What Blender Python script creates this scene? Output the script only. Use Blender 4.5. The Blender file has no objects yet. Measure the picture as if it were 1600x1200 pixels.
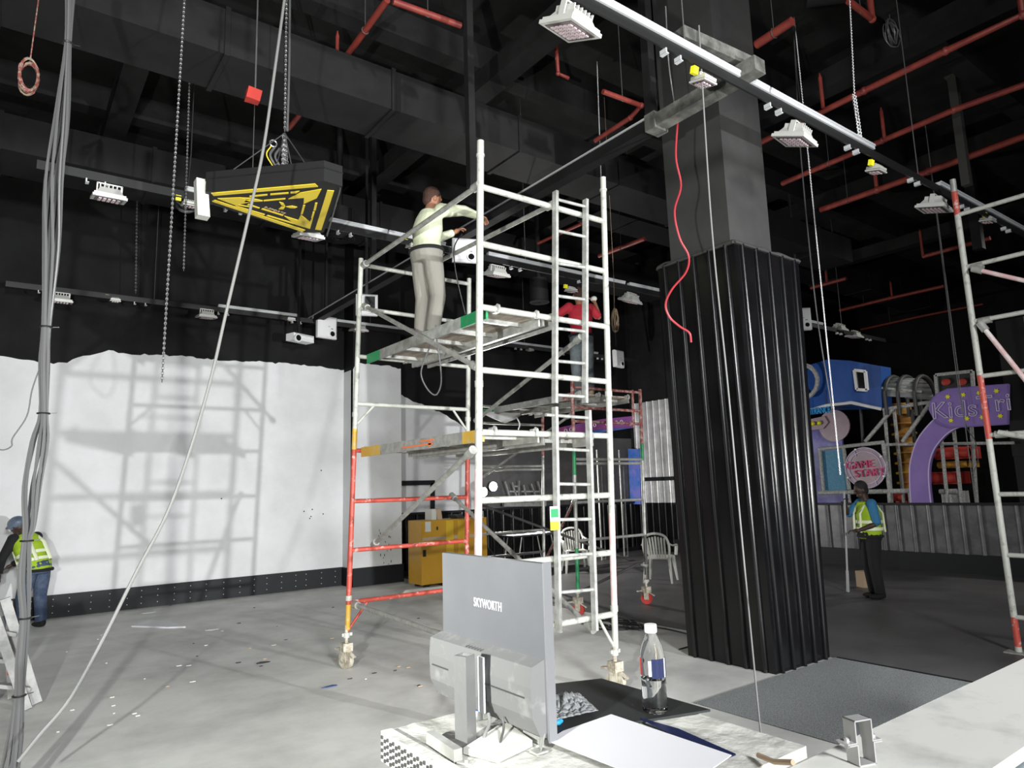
import bpy, bmesh, math, random
from mathutils import Vector, Matrix
random.seed(7)
C = bpy.context.scene.collection
V = Vector
# ------------------------------------------------------------------ camera
CAMH = 1.75; FPX = 1076.0
PITCH, ROLL, HEAD = math.radians(8.57), math.radians(-1.71), math.radians(36.7)
_f = V((math.sin(HEAD)*math.cos(PITCH), math.cos(HEAD)*math.cos(PITCH), math.sin(PITCH)))
_r0 = V((math.cos(HEAD), -math.sin(HEAD), 0)); _u0 = _r0.cross(_f)
_r = _r0*math.cos(ROLL) + _u0*math.sin(ROLL); _u = _u0*math.cos(ROLL) - _r0*math.sin(ROLL)
CAM = V((0, 0, CAMH))
cd = bpy.data.cameras.new('camera'); cam = bpy.data.objects.new('camera', cd); C.objects.link(cam)
cd.sensor_width = 36; cd.lens = FPX/1600*36; cd.clip_start = .05; cd.clip_end = 200
cam.matrix_world = Matrix(((_r.x, _u.x, -_f.x, 0), (_r.y, _u.y, -_f.y, 0), (_r.z, _u.z, -_f.z, CAMH), (0, 0, 0, 1)))
bpy.context.scene.camera = cam
def at(px, py, X=None, Y=None, Z=None):
    """surveyed point: the sight line through a pixel met with a wall, rail or floor plane of the hall"""
    d = _r*((px-800)/FPX) - _u*((py-600)/FPX) + _f
    if X is not None: t = X/d.x
    elif Y is not None: t = Y/d.y
    else: t = (Z-CAMH)/d.z
    return CAM + d*t
# ------------------------------------------------------------------ world, lights, exposure
vs = bpy.context.scene.view_settings
bpy.context.scene.display_settings.display_device = 'sRGB'
vs.view_transform = 'Standard'; vs.look = 'None'; vs.gamma = 1; vs.use_curve_mapping = False; vs.exposure = 0.28
w = bpy.data.worlds.new('world'); bpy.context.scene.world = w; w.use_nodes = True
w.node_tree.nodes['Background'].inputs[0].default_value = (.86, .93, 1, 1)
w.node_tree.nodes['Background'].inputs[1].default_value = 0.17
def spot(name, loc, aim, power, size, blend, radius, col=(1, 1, 1)):
    l = bpy.data.lights.new(name, 'SPOT'); l.energy = power; l.spot_size = math.radians(size); l.spot_blend = blend
    l.shadow_soft_size = radius; l.color = col
    o = bpy.data.objects.new(name, l); C.objects.link(o); o.location = loc
    o.rotation_euler = (V(aim)-V(loc)).to_track_quat('-Z', 'Y').to_euler(); return o
spot('work_light_left', (-1.2, .5, 1.92), (2.6, 6.2, 2.9), 1500, 112, 1.0, .05, (.98, 1, .95))
spot('work_light_right', (5.6, -4.8, 1.5), (3.2, 12.9, 2.3), 3900, 56, .5, .07, (.97, .98, 1))
spot('fill_light_rear', (.3, -5.5, 4.4), (4.4, 8.0, .8), 3900, 92, .8, .7, (.97, .98, 1))  # unseen soft fill, added to soften the wall shadows and lift the floor
spot('fill_light_play_area', (16.6, 3.2, 6.6), (15.2, 6.6, 1.5), 420, 110, .8, .3, (1, .97, .92))  # added fill with no visible fitting, brightens the play area
spot('work_light_back', (8.6, 12.1, 1.75), (10.6, 9.0, 1.5), 420, 172, .3, .08, (1, .98, .94))
# ------------------------------------------------------------------ materials
def mat(name, col, rough=.6, metal=0, col2=None, scale=6, lo=.4, hi=.6, bump=0, bscale=30, emit=0, trans=0, stretch=None, spec=None, ior=None, coat=0):
    m = bpy.data.materials.new(name); m.use_nodes = True; nt = m.node_tree; b = nt.nodes['Principled BSDF']
    b.inputs['Base Color'].default_value = (*col, 1); b.inputs['Roughness'].default_value = rough; b.inputs['Metallic'].default_value = metal
    if spec is not None: b.inputs['Specular IOR Level'].default_value = spec
    if ior: b.inputs['IOR'].default_value = ior
    if coat: b.inputs['Coat Weight'].default_value = coat; b.inputs['Coat Roughness'].default_value = .15
    if trans: b.inputs['Transmission Weight'].default_value = trans
    if emit: b.inputs['Emission Color'].default_value = (*col, 1); b.inputs['Emission Strength'].default_value = emit
    if col2 or bump:
        tc = nt.nodes.new('ShaderNodeTexCoord'); mp = nt.nodes.new('ShaderNodeMapping'); nt.links.new(tc.outputs['Object'], mp.inputs[0])
        if stretch: mp.inputs['Scale'].default_value = stretch
    if col2:
        n = nt.nodes.new('ShaderNodeTexNoise'); n.inputs['Scale'].default_value = scale; n.inputs['Detail'].default_value = 6; n.inputs['Roughness'].default_value = .65
        r = nt.nodes.new('ShaderNodeValToRGB'); r.color_ramp.elements[0].position = lo; r.color_ramp.elements[1].position = hi
        r.color_ramp.elements[0].color = (*col, 1); r.color_ramp.elements[1].color = (*col2, 1)
        nt.links.new(mp.outputs[0], n.inputs['Vector']); nt.links.new(n.outputs['Fac'], r.inputs[0]); nt.links.new(r.outputs[0], b.inputs['Base Color'])
        if emit: nt.links.new(r.outputs[0], b.inputs['Emission Color'])
    if bump:
        n = nt.nodes.new('ShaderNodeTexNoise'); n.inputs['Scale'].default_value = bscale; n.inputs['Detail'].default_value = 5
        bp = nt.nodes.new('ShaderNodeBump'); bp.inputs['Strength'].default_value = bump; bp.inputs['Distance'].default_value = .02
        nt.links.new(mp.outputs[0], n.inputs['Vector']); nt.links.new(n.outputs['Fac'], bp.inputs['Height']); nt.links.new(bp.outputs[0], b.inputs['Normal'])
    return m
M = {}
M['floor'] = mat('screed', (.42, .42, .4), .6, col2=(.67, .67, .635), scale=.8, lo=.3, hi=.58, bump=.05, bscale=14)
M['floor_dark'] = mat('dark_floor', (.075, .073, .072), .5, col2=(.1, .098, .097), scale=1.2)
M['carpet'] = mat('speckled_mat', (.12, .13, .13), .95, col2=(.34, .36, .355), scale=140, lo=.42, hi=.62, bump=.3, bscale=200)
M['white_wall'] = mat('white_plaster', (.74, .745, .75), .8, col2=(.6, .6, .6), scale=1.3, lo=.4, hi=.85)
M['black_wall'] = mat('black_paint_wall', (.005, .005, .005), .8, col2=(.009, .009, .009), scale=2, spec=.25)
M['grey_wall'] = mat('dark_grey_wall', (.09, .085, .085), .7, col2=(.12, .115, .115), scale=2)
M['ceil'] = mat('black_paint_ceiling', (.007, .0068, .0068), .8, col2=(.015, .0145, .0145), scale=1.5, spec=.25, bump=.2, bscale=4)
M['duct'] = mat('duct_black_paint', (.0085, .0082, .0085), .65, col2=(.013, .0125, .013), scale=2, spec=.25)
M['col_paint'] = mat('column_grey_paint', (.03, .03, .029), .6, col2=(.045, .045, .043), scale=1.6, lo=.35, hi=.7, bump=.1, bscale=6)
M['corr'] = mat('black_corrugated_metal', (.0025, .0025, .003), .22, 0, bump=.04, bscale=6, col2=(.004, .004, .0045), scale=3)
M['corr_grey'] = mat('grey_corrugated_metal', (.11, .11, .115), .4, .4, col2=(.16, .16, .165), scale=4)
M['corr_silver'] = mat('silver_corrugated_metal', (.5, .5, .5), .4, .4, col2=(.65, .65, .65), scale=4)
M['base_black'] = mat('baseboard_black', (.007, .008, .01), .55, spec=.35)
M['beam'] = mat('dusty_steel', (.09, .092, .082), .45, .3, col2=(.3, .3, .27), scale=6, lo=.4, hi=.75)
M['galv'] = mat('galvanised_rail', (.55, .56, .57), .45, .15)
M['rail_black'] = mat('black_rail', (.012, .012, .012), .45, 0)
M['chain'] = mat('chain_steel', (.5, .5, .5), .35, .9)
M['rod'] = mat('dull_rod', (.14, .14, .14), .5, .5)
M['rope'] = mat('grey_cable', (.17, .17, .165), .6)
M['cable'] = mat('cable_dark_grey', (.07, .07, .072), .45)
M['cable_l'] = mat('cable_light_grey', (.09, .09, .09), .45)
M['redpipe'] = mat('red_pipe', (.26, .045, .03), .5, col2=(.2, .03, .025), scale=8)
M['redcable'] = mat('red_cable', (.34, .03, .04), .45)
M['coil'] = mat('dirty_red_coil', (.18, .03, .025), .6, col2=(.22, .17, .13), scale=30, lo=.45, hi=.55)
M['sc_white'] = mat('scaffold_cream_paint', (.42, .43, .385), .5, col2=(.2, .2, .18), scale=16, lo=.54, hi=.74, bump=.15, bscale=60)
M['sc_pink'] = mat('scaffold_faded_pink', (.62, .4, .4), .5, col2=(.68, .66, .62), scale=8, lo=.45, hi=.65)
M['sc_red'] = mat('scaffold_red_paint', (.42, .06, .04), .5, col2=(.55, .42, .38), scale=14, lo=.55, hi=.68)
M['sc_yellow'] = mat('scaffold_yellow_paint', (.6, .36, .04), .5, col2=(.5, .4, .25), scale=14, lo=.5, hi=.7)
M['sc_green'] = mat('scaffold_green_paint', (.02, .25, .09), .5, col2=(.1, .3, .16), scale=14, lo=.55, hi=.7)
M['sc_grey'] = mat('scaffold_bare_tube', (.28, .28, .26), .45, .3, col2=(.42, .42, .39), scale=12, lo=.4, hi=.65)
M['sc_rust'] = mat('scaffold_rusty_red', (.22, .05, .04), .6, col2=(.4, .3, .28), scale=14, lo=.45, hi=.62)
M['ladder_dusty'] = mat('dusty_ladder', (.24, .24, .235), .6, col2=(.34, .34, .33), scale=8)
M['post_grey'] = mat('post_grey_paint', (.055, .053, .05), .6)
M['sc_dark'] = mat('scaffold_dark_tube', (.06, .055, .055), .5)
M['alu'] = mat('aluminium', (.5, .51, .485), .4, .3, col2=(.34, .34, .32), scale=10)
M['ply'] = mat('dirty_plywood', (.42, .36, .29), .8, col2=(.2, .17, .15), scale=5, lo=.4, hi=.7, stretch=(3, .6, 1))
M['rust'] = mat('caster_dusty', (.5, .47, .38), .7, col2=(.28, .24, .18), scale=20)
M['black_pl'] = mat('black_plastic', (.012, .012, .012), .45)
M['white_pl'] = mat('white_plastic', (.8, .8, .8), .4)
M['lens'] = mat('dark_lens', (.01, .01, .012), .08)
M['flood'] = mat('floodlight_grey', (.5, .5, .47), .5, .2)
M['led'] = mat('led_dots', (.62, .5, .53), .3)
M['led_bg'] = mat('led_board', (.06, .04, .045), .4)
M['yellow'] = mat('yellow_vinyl', (.8, .6, .03), .5)
M['sign_black'] = mat('sign_black', (.013, .013, .013), .6, spec=.3)
M['yel_tag'] = mat('yellow_tag', (.85, .8, .02), .5)
M['skin'] = mat('skin_brown', (.3, .14, .08), .6)
M['skin_d'] = mat('skin_dark', (.05, .027, .018), .55)
M['hair'] = mat('hair_brown', (.045, .018, .01), .8, bump=.6, bscale=60)
M['hair_k'] = mat('hair_black', (.008, .008, .008), .8)
M['shirt_w'] = mat('cream_shirt', (.62, .66, .47), .8, bump=.5, bscale=9)
M['trou_g'] = mat('grey_trousers', (.24, .23, .2), .85, bump=.5, bscale=9)
M['shirt_r'] = mat('red_shirt', (.4, .015, .03), .8, bump=.4, bscale=9)
M['jeans'] = mat('grey_blue_jeans', (.1, .12, .13), .85, col2=(.16, .18, .19), scale=8, bump=.4, bscale=9)
M['jeans_b'] = mat('blue_jeans', (.03, .05, .1), .85, col2=(.08, .11, .17), scale=6, bump=.4, bscale=9)
M['shirt_b'] = mat('blue_shirt', (.03, .16, .32), .8, bump=.4, bscale=9)
M['black_cl'] = mat('black_cloth', (.008, .008, .009), .9)
M['hivis'] = mat('hi_vis_vest', (.33, .5, .02), .8, bump=.3, bscale=9)
M['refl'] = mat('reflective_band', (.8, .85, .6), .5)
M['helmet'] = mat('blue_grey_helmet', (.08, .11, .16), .4, col2=(.14, .18, .24), scale=6)
M['glove'] = mat('white_glove', (.65, .65, .62), .9)
M['eye'] = mat('eye_dark', (.01, .01, .01), .2)
M['ent_blue'] = mat('canopy_blue', (.012, .07, .3), .6, col2=(.015, .09, .36), scale=2, bump=.3, bscale=3)
M['pg_grey'] = mat('foam_grey_pole', (.3, .3, .29), .6, col2=(.55, .55, .52), scale=30, lo=.45, hi=.65)
M['pg_dark'] = mat('dark_frame', (.05, .05, .05), .5)
M['purple'] = mat('purple_board', (.22, .14, .42), .5, col2=(.25, .16, .45), scale=2)
M['purple_l'] = mat('lilac_edge', (.6, .48, .75), .5)
M['lilac_out'] = mat('letter_outline', (.62, .55, .72), .5)
M['mural'] = mat('space_mural', (.12, .1, .4), .5, col2=(.25, .25, .55), scale=2)
M['teal'] = mat('teal_mesh', (.06, .2, .36), .7, col2=(.12, .32, .42), scale=60)
M['pink_sign'] = mat('pink_acrylic', (.36, .25, .29), .35, col2=(.28, .2, .24), scale=3)
M['magenta'] = mat('magenta_letters', (.75, .04, .2), .5)
M['cyan'] = mat('cyan_letters', (.03, .38, .8), .5)
M['redfoam'] = mat('red_foam', (.4, .03, .02), .6)
M['yelfoam'] = mat('yellow_foam', (.5, .27, .02), .6, col2=(.3, .12, .02), scale=4)
M['bluefoam'] = mat('blue_foam', (.01, .08, .42), .6)
M['clear'] = mat('clear_plastic', (.9, .93, .93), .2, trans=.72, ior=1.1)
M['water'] = mat('bottle_plastic', (1, 1, 1), .04, trans=1, ior=1.12)
M['waterin'] = mat('drinking_water', (.97, .99, 1), 0, trans=1, ior=1.33)
M['paper'] = mat('white_paper', (.72, .72, .75), .7)
M['paper_g'] = mat('off_white_paper', (.6, .6, .55), .8)
M['cab_y'] = mat('yellow_cabinet', (.5, .27, .025), .45, col2=(.46, .24, .02), scale=2)
M['cab_y2'] = mat('yellow_panel', (.66, .42, .03), .45)
M['mon'] = mat('monitor_silver', (.12, .124, .133), .45, .1, col2=(.135, .138, .148), scale=2)
M['mon_dust'] = mat('monitor_dusty', (.15, .15, .15), .6, col2=(.28, .28, .27), scale=12, lo=.55, hi=.8)
M['mon_edge'] = mat('monitor_edge', (.26, .265, .275), .3, .4)
M['steel'] = mat('brushed_steel', (.36, .36, .36), .35, .75, bump=.05, bscale=60)
M['clamp'] = mat('clamp_bright_steel', (.5, .5, .49), .35, .3)
M['wrap'] = mat('crinkled_wrap', (.62, .62, .57), .5, col2=(.4, .4, .37), scale=7, lo=.4, hi=.7, bump=.7, bscale=12)
M['ledge'] = mat('marbled_white_ledge', (.72, .72, .67), .45, col2=(.52, .52, .49), scale=4, lo=.52, hi=.72)
M['mat_black'] = mat('black_rubber_mat', (.015, .017, .017), .6)
M['steel_blue'] = mat('blue_grey_frame', (.12, .16, .18), .4)
M['lab_blue'] = mat('label_navy', (.008, .014, .06), .4)
M['lab_w'] = mat('label_white', (.75, .77, .8), .4)
M['lab_r'] = mat('label_red', (.6, .03, .03), .4)
M['blue_scrap'] = mat('blue_scrap', (.04, .08, .2), .6)
M['card'] = mat('tan_card', (.45, .33, .22), .8)
M['brownstick'] = mat('pole_grey', (.5, .5, .5), .5)
M['lamp_on'] = mat('lit_lamp', (1, .98, .92), .5, emit=14)
M['pinkban'] = mat('pink_banner', (.45, .08, .28), .5, col2=(.3, .12, .5), scale=1.2, lo=.35, hi=.65)
M['bluepost'] = mat('blue_poster', (.02, .16, .55), .5, col2=(.2, .2, .6), scale=2)
M['orange'] = mat('orange_print', (.75, .18, .06), .6)
# ------------------------------------------------------------------ mesh helpers
class MB:
    def __init__(s): s.bm = bmesh.new(); s.mi = 0
    def _f(s, vs):
        try: f = s.bm.faces.new(vs); f.material_index = s.mi; return f
        except ValueError: return None
    def poly(s, pts):
        return s._f([s.bm.verts.new(p) for p in pts])
    def hexa(s, b, t):                       # bottom quad ring b, top quad ring t
        n = len(b); vb = [s.bm.verts.new(p) for p in b]; vt = [s.bm.verts.new(p) for p in t]
        s._f(vb[::-1]); s._f(vt)
        for i in range(n): s._f([vb[i], vb[(i+1) % n], vt[(i+1) % n], vt[i]])
        return s
    def box(s, a, b):
        x0, y0, z0 = a; x1, y1, z1 = b
        return s.hexa([(x0, y0, z0), (x1, y0, z0), (x1, y1, z0), (x0, y1, z0)], [(x0, y0, z1), (x1, y0, z1), (x1, y1, z1), (x0, y1, z1)])
    def prism(s, pts, d):                    # polygon pushed along d
        d = V(d); pts = [V(p) for p in pts]; return s.hexa(pts, [p+d for p in pts])
    def bar(s, p, q, w, h, up=(0, 0, 1)):    # rectangular bar, w across, h along up
        p, q = V(p), V(q); d = (q-p).normalized(); a = d.cross(V(up)).normalized(); u = a.cross(d).normalized()
        k = [(-1, -1), (1, -1), (1, 1), (-1, 1)]
        return s.hexa([p+a*(w/2*i)+u*(h/2*j) for i, j in k], [q+a*(w/2*i)+u*(h/2*j) for i, j in k])
    def tube(s, pts, r, n=10, closed=False, up=(0, 0, 1)):
        pts = [V(p) for p in pts]; N = len(pts); rings = []
        rr = r if isinstance(r, (list, tuple)) else [r]*N
        prev = None
        for i, p in enumerate(pts):
            if closed: t = pts[(i+1) % N]-pts[i-1]
            else: t = pts[min(i+1, N-1)]-pts[max(i-1, 0)]
            t.normalize()
            if prev is None:
                a = t.cross(V(up));
                if a.length < .05: a = t.cross(V((1, 0, 0)))
            else: a = prev - t*prev.dot(t)
            a.normalize(); prev = a; b = t.cross(a)
            q = rr[i]; qa, qb = q if isinstance(q, (list, tuple)) else (q, q)
            rings.append([s.bm.verts.new(p+a*(qa*math.cos(2*math.pi*k/n))+b*(qb*math.sin(2*math.pi*k/n))) for k in range(n)])
        for i in range(N if closed else N-1):
            A, B = rings[i], rings[(i+1) % N]
            for k in range(n): s._f([A[k], A[(k+1) % n], B[(k+1) % n], B[k]])
        if not closed: s._f(rings[0][::-1]); s._f(rings[-1])
        return s
    def cyl(s, p, q, r, n=12): return s.tube([p, q], r, n)
    def lathe(s, prof, c=(0, 0, 0), n=24):
        c = V(c); rings = [[s.bm.verts.new(c+V((r*math.cos(2*math.pi*k/n), r*math.sin(2*math.pi*k/n), z))) for k in range(n)] for r, z in prof]
        for A, B in zip(rings, rings[1:]):
            for k in range(n): s._f([A[k], A[(k+1) % n], B[(k+1) % n], B[k]])
        s._f(rings[0][::-1]); s._f(rings[-1]); return s
    def ball(s, c, r, n=12, m=8, rot=None):
        c = V(c); r = r if isinstance(r, (tuple, list)) else (r, r, r)
        def pt(i, j):
            th = math.pi*j/m; ph = 2*math.pi*i/n
            v = V((r[0]*math.sin(th)*math.cos(ph), r[1]*math.sin(th)*math.sin(ph), r[2]*math.cos(th)))
            return c + (rot @ v if rot else v)
        top = s.bm.verts.new(pt(0, 0)); bot = s.bm.verts.new(pt(0, m))
        R = [[s.bm.verts.new(pt(i, j)) for i in range(n)] for j in range(1, m)]
        for i in range(n):
            s._f([top, R[0][i], R[0][(i+1) % n]]); s._f([bot, R[-1][(i+1) % n], R[-1][i]])
            for j in range(m-2): s._f([R[j][i], R[j+1][i], R[j+1][(i+1) % n], R[j][(i+1) % n]])
        return s
def smooth_by_angle(me, ang=40):
    bm = bmesh.new(); bm.from_mesh(me)
    bmesh.ops.recalc_face_normals(bm, faces=bm.faces)
    for f in bm.faces: f.smooth = True
    for e in bm.edges:
        if len(e.link_faces) == 2 and e.calc_face_angle(0) > math.radians(ang): e.smooth = False
    bm.to_mesh(me); bm.free()
def obj(name, mb, mats, parent=None, smooth=True):
    me = bpy.data.meshes.new(name); mb.bm.to_mesh(me); mb.bm.free()
    if smooth: smooth_by_angle(me)
    for m in (mats if isinstance(mats, (list, tuple)) else [mats]): me.materials.append(M[m])
    o = bpy.data.objects.new(name, me); C.objects.link(o)
    if parent: attach(o, parent)
    return o
def attach(o, parent):
    o.parent = parent
    if parent.parent is None:            # parts of parts sit in a parent that already has the world's own frame
        o.matrix_parent_inverse = (Matrix.Translation(parent.location) @ parent.rotation_euler.to_matrix().to_4x4()).inverted()
def tag(o, label, cat, group=None):
    o['label'] = label; o['category'] = cat
    if group: o['group'] = group
    return o
def thing(name, label, cat, loc=(0, 0, 0), group=None, rot=0):
    o = bpy.data.objects.new(name, None); C.objects.link(o); o.empty_display_size = .05
    o.location = loc; o.rotation_euler = (0, 0, rot); return tag(o, label, cat, group)
def struct(name, mb, mats, smooth=False):
    o = obj(name, mb, mats, smooth=smooth); o['kind'] = 'structure'; return o
def solo(name, mb, mats, label, cat, group=None, smooth=True):
    return tag(obj(name, mb, mats, smooth=smooth), label, cat, group)
def dup(root, loc, rot=None, label=None, group=None, scale=None):
    r = root.copy(); C.objects.link(r); r.location = loc
    if rot is not None: r.rotation_euler = rot if isinstance(rot, (tuple, list)) else (0, 0, rot)
    if scale: r.scale = (scale,)*3
    if label: r['label'] = label
    if group: r['group'] = group
    for ch in list(root.children):
        c = ch.copy(); C.objects.link(c); c.parent = r
        for g in list(ch.children):
            d = g.copy(); C.objects.link(d); d.parent = c
    return r
def text_mesh(s, size, mtx, depth, name, mats, parent, outline=False, align='CENTER', spacing=1.0, sx=1.0):
    cu = bpy.data.curves.new(name, 'FONT'); cu.body = s; cu.size = size; cu.align_x = align; cu.align_y = 'CENTER'; cu.space_character = spacing
    if outline: cu.fill_mode = 'NONE'; cu.bevel_depth = depth
    else: cu.extrude = depth
    o = bpy.data.objects.new('tmp', cu); C.objects.link(o)
    dg = bpy.context.evaluated_depsgraph_get(); me = bpy.data.meshes.new_from_object(o.evaluated_get(dg))
    bpy.data.objects.remove(o)
    me.transform(mtx @ Matrix.Diagonal((sx, 1, 1, 1))); me.materials.clear(); me.materials.append(M[mats]); me.name = name
    q = bpy.data.objects.new(name, me); C.objects.link(q)
    if parent: attach(q, parent)
    return q
def frame(o, x, y):                          # matrix with origin o and axes x, y
    x = V(x).normalized(); y = V(y); y = (y-x*y.dot(x)).normalized(); z = x.cross(y); o = V(o)
    return Matrix(((x.x, y.x, z.x, o.x), (x.y, y.y, z.y, o.y), (x.z, y.z, z.z, o.z), (0, 0, 0, 1)))
def lerp(a, b, t): return V(a)*(1-t)+V(b)*t
def spline(pts, n=8):                        # Catmull-Rom through points
    P = [V(p) for p in pts]; P = [P[0]*2-P[1]]+P+[P[-1]*2-P[-2]]; out = []
    for i in range(1, len(P)-2):
        for k in range(n):
            t = k/n; a, b, c, d = P[i-1:i+3]
            out.append(.5*((2*b)+(c-a)*t+(2*a-5*b+4*c-d)*t*t+(3*b-a-3*c+d)*t**3))
    out.append(P[-2]); return out
# ------------------------------------------------------------------ the setting
WY = 12.95                                    # back wall
m = MB(); m.box((-14, -14, -.2), (6.74, WY+.6, 0)); struct('floor', m, 'floor')
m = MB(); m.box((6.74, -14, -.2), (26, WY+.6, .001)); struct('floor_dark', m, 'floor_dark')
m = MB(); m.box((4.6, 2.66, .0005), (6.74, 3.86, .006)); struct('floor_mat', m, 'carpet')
m = MB(); m.box((6.735, 1.0, .001), (6.76, 3.84, .012)); struct('trim_1', m, 'base_black')
m = MB(); m.box((-14, -14, 7.6), (26, 15, 7.8)); struct('ceiling', m, 'ceil')
def split_wall(name, y, line, x0, x1, z1, low, high, thick=.15):
    """wall facing -Y, painted black above a hand-painted ragged line"""
    pts = []
    for (xa, za), (xb, zb) in zip(line, line[1:]):
        k = max(1, int(abs(xb-xa)/.06))
        for i in range(k):
            t = i/k; pts.append((xa+(xb-xa)*t, za+(zb-za)*t + (random.uniform(-.02, .02) if i else 0)))
    pts.append(line[-1])
    m = MB(); m.mi = 0
    for (xa, za), (xb, zb) in zip(pts, pts[1:]):
        m.mi = 0; m.poly([(xa, y, 0), (xb, y, 0), (xb, y, zb), (xa, y, za)])
        m.mi = 1; m.poly([(xa, y, za), (xb, y, zb), (xb, y, z1), (xa, y, z1)])
    m.mi = 1; m.box((x0, y+.01, 0), (x1, y+thick, z1))
    return struct(name, m, [low, high])
L0 = [(px, at(px, py, Y=WY)) for px, py in ((0, 556), (35, 562), (62, 567), (105, 567), (130, 556), (150, 553), (170, 547), (200, 553), (245, 554), (290, 557), (330, 562), (400, 565), (460, 569), (500, 572), (538, 578))]
line = [(-4, 3.9)]+[(p.x, p.z) for _, p in L0]; line[-1] = (5.45, line[-1][1])
split_wall('wall_back', WY, line, -14, 5.45, 7.6, 'white_wall', 'black_wall')
PY = 12.5; PX = at(627, 700, Y=PY).x
L1 = [at(*q, Y=PY) for q in ((540, 576), (556, 568), (575, 568), (600, 571), (627, 576))]
split_wall('wall_pier', PY, [(5.45, L1[0].z)]+[(p.x, p.z) for p in L1[1:-1]]+[(PX, L1[-1].z)], 5.45, PX, 7.6, 'white_wall', 'black_wall', .1)
m = MB(); m.mi = 0; m.box((5.45, PY+.002, 0), (5.5, WY+.1, L1[0].z)); m.mi = 1; m.box((5.451, PY+.002, L1[0].z), (5.5, WY+.1, 7.6)); struct('wall_pier_side', m, ['white_wall', 'black_wall'])
RY = 13.4
L2 = [at(*q, Y=RY) for q in ((628, 617), (640, 624), (651, 629), (670, 637), (690, 645), (710, 657), (730, 673), (745, 690))]
line2 = [(6.4, L2[0].z)]+[(p.x, p.z) for p in L2]; xe = line2[-1][0]
split_wall('wall_recess', RY, line2, 6.4, xe, 7.6, 'white_wall', 'black_wall')
m = MB(); m.mi = 0; m.box((xe, RY, 0), (26, RY+.15, 3.0)); m.mi = 1; m.box((xe, RY, 3.0), (26, RY+.15, 7.6)); struct('wall_far', m, ['grey_wall', 'black_wall'])
m = MB(); m.box((24, -14, 0), (24.2, 15, 7.6)); struct('wall_right', m, 'black_wall')
m = MB(); m.box((-14.2, -14, 0), (-14, 15, 7.6)); struct('wall_left', m, 'black_wall')
m = MB(); m.box((-14, WY-.03, 0), (5.42, WY-.001, .34)); m.box((5.42, PY-.03, 0), (PX+.03, PY-.001, .34)); m.box((5.42, PY-.03, 0), (5.449, WY-.03, .34))
m.mi = 1
for k in range(26):
    x = -1+k*.25+random.uniform(-.04, .04)
    if x < 5.3:
        for z in (.07, .17, .27): m.box((x, WY-.034, z), (x+.012, WY-.03, z+.012))
struct('baseboard_back', m, ['base_black', 'paper_g'])
def corrugated(mb, a, b, z0, z1, pitch, depth, ribw, nrm, tops=None):
    """trapezoid ribs standing on a flat sheet from a to b"""
    a, b = V(a), V(b); L = (b-a).length; d = (b-a)/L; n = V(nrm); k = int(L/pitch)
    prof = [(0, 0)]
    for i in range(k):
        c = (i+.5)*L/k; prof += [(c-ribw*math.cos(q*math.pi/8), depth*math.sin(q*math.pi/8)) for q in range(9)]
    prof.append((L, 0))
    for (s0, h0), (s1, h1) in zip(prof, prof[1:]):
        lo0, lo1 = a+d*s0+n*h0, a+d*s1+n*h1
        if tops:
            A, B = V(tops[0]), V(tops[1]); D = B-A
            hi0, hi1 = A+D*(s0/L)+n*h0, A+D*(s1/L)+n*h1
        else: hi0, hi1 = lo0, lo1
        mb.poly([(lo0.x, lo0.y, z0), (lo1.x, lo1.y, z0), (hi1.x, hi1.y, z1), (hi0.x, hi0.y, z1)])
m = MB()
for k in range(26):
    q = at(random.uniform(588, 612), random.uniform(830, 900), Y=PY); z_ = random.uniform(.01, .05); m.box((q.x, PY-.003, q.z), (q.x+random.uniform(.006, .014), PY-.0005, q.z+z_))
for px, py in ((474, 800), (483, 811), (487, 797), (504, 804), (501, 736), (485, 808), (345, 780)): q = at(px, py, Y=WY); m.box((q.x, WY-.003, q.z), (q.x+.022, WY-.0005, q.z+.022))
struct('trim_4', m, 'base_black')
# column
m = MB(); m.hexa([(5.86, 3.98, 0), (6.64, 3.98, 0), (6.64, 4.8, 0), (5.86, 4.8, 0)], [(5.72, 3.96, 4.0), (6.43, 3.96, 4.0), (6.43, 4.72, 4.0), (5.72, 4.72, 4.0)])
m.hexa([(5.72, 3.96, 4.0), (6.43, 3.96, 4.0), (6.43, 4.72, 4.0), (5.72, 4.72, 4.0)], [(5.64, 3.92, 7.6), (6.36, 3.92, 7.6), (6.36, 4.68, 7.6), (5.64, 4.68, 7.6)])
struct('column', m, 'col_paint')
t = thing('column_cladding', 'black corrugated metal cladding wrapped round the lower half of the concrete column', 'cladding', (6.2, 4.4, 0))
ztop = 4.07
bl, bf, br, bb = (5.80, 4.90), (5.80, 3.90), (6.72, 3.90), (6.72, 4.90)
tl, tf, tr, tb = (5.66, 4.86), (5.66, 3.88), (6.80, 3.88), (6.80, 4.86)
for nm, a, b, A, B, n in (('side_sheet', bl, bf, tl, tf, (-1, 0, 0)), ('front_sheet', bf, br, tf, tr, (0, -1, 0)), ('side_sheet', br, bb, tr, tb, (1, 0, 0)), ('back_sheet', bb, bl, tb, tl, (0, 1, 0))):
    m = MB(); corrugated(m, (*a, 0), (*b, 0), 0, ztop, .175, .032, .022, n, tops=((*A, 0), (*B, 0))); obj(nm, m, 'corr', t)
m = MB()
for a, b in ((tl, tf), (tf, tr), (tr, tb), (tb, tl)):
    m.bar((*a, ztop), (*b, ztop), .05, .02)
    p = spline([V((*a, ztop+.02))]+[lerp((*a, ztop+.02), (*b, ztop+.02), k/9)+V((0, 0, random.uniform(-.01, .02))) for k in range(1, 9)]+[V((*b, ztop+.02))], 2)
    m.tube(p, .012, 5)
obj('top_sealant', m, 'col_paint', t)
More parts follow.
